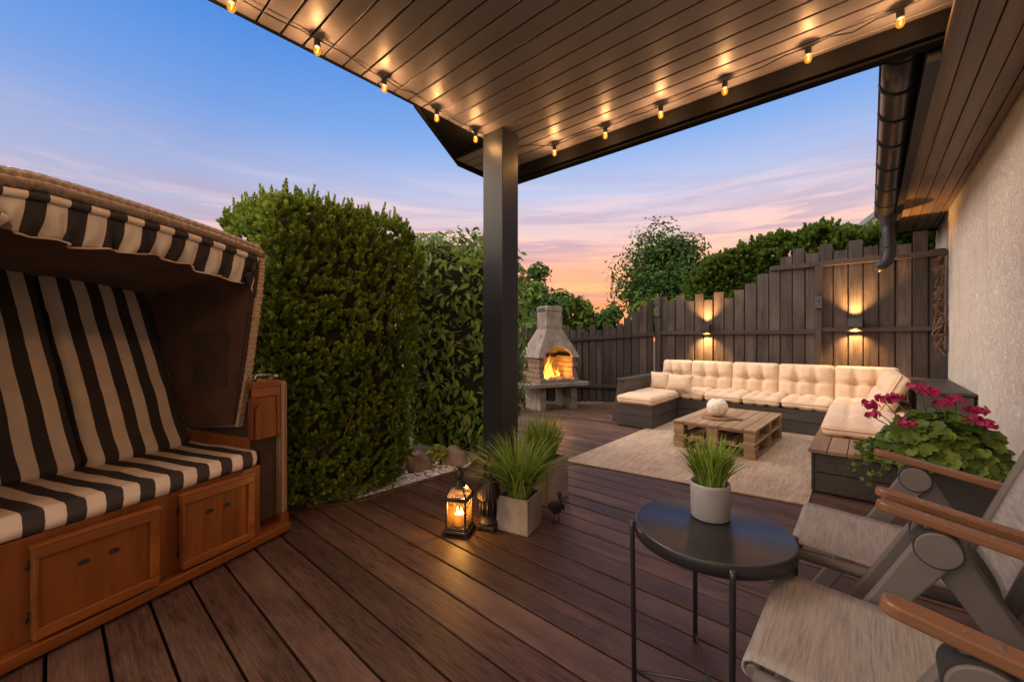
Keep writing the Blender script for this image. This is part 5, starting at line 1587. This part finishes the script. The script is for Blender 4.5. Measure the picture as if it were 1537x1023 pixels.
def wmix(f, a, b, mode='MIX'):
    o = N('ShaderNodeMix', data_type='RGBA', blend_type=mode)
    if hasattr(f, 'is_linked'): lk.new(f, o.inputs[0])
    else: o.inputs[0].default_value = f
    for s_, v in ((o.inputs[6], a), (o.inputs[7], b)):
        if hasattr(v, 'is_linked'): lk.new(v, s_)
        else: s_.default_value = (*v, 1)
    return o.outputs[2]
GLOW = Vector((-.50, .866, 0)).normalized()
dt = N('ShaderNodeVectorMath', operation='DOT_PRODUCT'); lk.new(tc.outputs['Generated'], dt.inputs[0]); dt.inputs[1].default_value = GLOW
el = sp.outputs[2]
warm = wramp(el, [(0, (.95, .25, .07)), (.09, (1.0, .33, .12)), (.16, (.96, .40, .24)), (.24, (.74, .50, .48)), (.33, (.44, .47, .66)), (.43, (.20, .36, .70)), (.55, (.085, .255, .66)), (.70, (.05, .19, .58)), (1, (.10, .22, .50))])
cool = wramp(el, [(0, (.62, .36, .30)), (.12, (.60, .42, .42)), (.22, (.42, .38, .49)), (.32, (.29, .35, .58)), (.43, (.14, .275, .62)), (.55, (.06, .21, .60)), (.70, (.045, .17, .54)), (1, (.10, .22, .50))])
gw = wm('MULTIPLY', wm('SUBTRACT', dt.outputs['Value'], .62), 3.2, 0, True)
sky = wmix(gw, cool, warm)
# thin streaked dusk clouds
def clouds(scale, seed, lo, hi, stretch=(1, 1, 7)):
    mp = N('ShaderNodeMapping'); lk.new(tc.outputs['Generated'], mp.inputs['Vector']); mp.inputs['Scale'].default_value = stretch; mp.inputs['Location'].default_value = (seed, seed*2, seed*.7)
    mp.inputs['Rotation'].default_value = (R(3), R(-3), 0)
    nz = N('ShaderNodeTexNoise'); lk.new(mp.outputs[0], nz.inputs['Vector']); nz.inputs['Scale'].default_value = scale; nz.inputs['Detail'].default_value = 8; nz.inputs['Roughness'].default_value = .58; nz.inputs['Distortion'].default_value = .4
    return wm('MULTIPLY', wm('SUBTRACT', nz.outputs['Fac'], lo), 1/(hi - lo), 0, True)
c1 = clouds(2.4, 3.3, .46, .60, (1, 1, 11)); c2 = clouds(3.0, 8.1, .50, .61, (1, 1, 11))
band = wm('MULTIPLY', wm('SUBTRACT', .39, el), 5.5, 0, True)
sky = wmix(wm('MULTIPLY', wm('MULTIPLY', c1, band), .8), sky, wramp(el, [(0, (.55, .25, .24)), (.14, (.52, .27, .28)), (.25, (.42, .31, .42)), (.45, (.30, .31, .52))]))
sky = wmix(wm('MULTIPLY', wm('MULTIPLY', c2, band), wm('ADD', wm('MULTIPLY', gw, .5), .40)), sky, wramp(el, [(0, (1.15, .38, .10)), (.14, (1.15, .48, .22)), (.26, (.90, .56, .50)), (.4, (.56, .52, .66))]))
# out-of-view sky: raised overhead and behind as added fill light
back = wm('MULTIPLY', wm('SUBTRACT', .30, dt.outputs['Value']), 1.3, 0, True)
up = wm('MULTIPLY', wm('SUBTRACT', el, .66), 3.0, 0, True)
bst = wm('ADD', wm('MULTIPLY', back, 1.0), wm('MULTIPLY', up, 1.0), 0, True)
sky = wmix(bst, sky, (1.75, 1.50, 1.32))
nis = N('ShaderNodeTexSky', sky_type='NISHITA'); nis.sun_disc = False; nis.sun_elevation = R(3); nis.sun_rotation = R(210); nis.air_density = 1.2
nsk = wmix(1.0, (0, 0, 0), nis.outputs[0], 'ADD')
sc_ = N('ShaderNodeVectorMath', operation='SCALE'); lk.new(nsk, sc_.inputs[0]); sc_.inputs['Scale'].default_value = .02
tot = N('ShaderNodeVectorMath', operation='ADD'); lk.new(sky, tot.inputs[0]); lk.new(sc_.outputs[0], tot.inputs[1])
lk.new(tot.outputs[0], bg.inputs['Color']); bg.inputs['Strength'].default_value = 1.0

sun = bpy.data.lights.new('sun', 'SUN'); sun.energy = 2.0; sun.angle = R(30); sun.color = (1, .78, .58)
so = bpy.data.objects.new('sun', sun); COL.objects.link(so)
so.rotation_euler = Vector((.82, .33, -.46)).to_track_quat('-Z', 'Y').to_euler()

cam = bpy.data.cameras.new('camera'); cam.sensor_width = 36; cam.lens = 36*610/1537; cam.shift_y = -4.5/1537; cam.clip_end = 500; cam.clip_start = .02
co = bpy.data.objects.new('camera', cam); COL.objects.link(co)
co.location = (0, 0, 1.05); co.rotation_euler = (R(90), 0, math.atan(536.5/610))
SC.camera = co
SC.view_settings.view_transform = 'Standard'; SC.view_settings.look = 'None'; SC.view_settings.exposure = .32; SC.view_settings.gamma = 1
SC.render.engine = 'CYCLES'
SC.cycles.use_denoising = True
SC.cycles.max_bounces = 8; SC.cycles.transparent_max_bounces = 16; SC.cycles.sample_clamp_indirect = 6
SC.cycles.caustics_reflective = False; SC.cycles.caustics_refractive = False
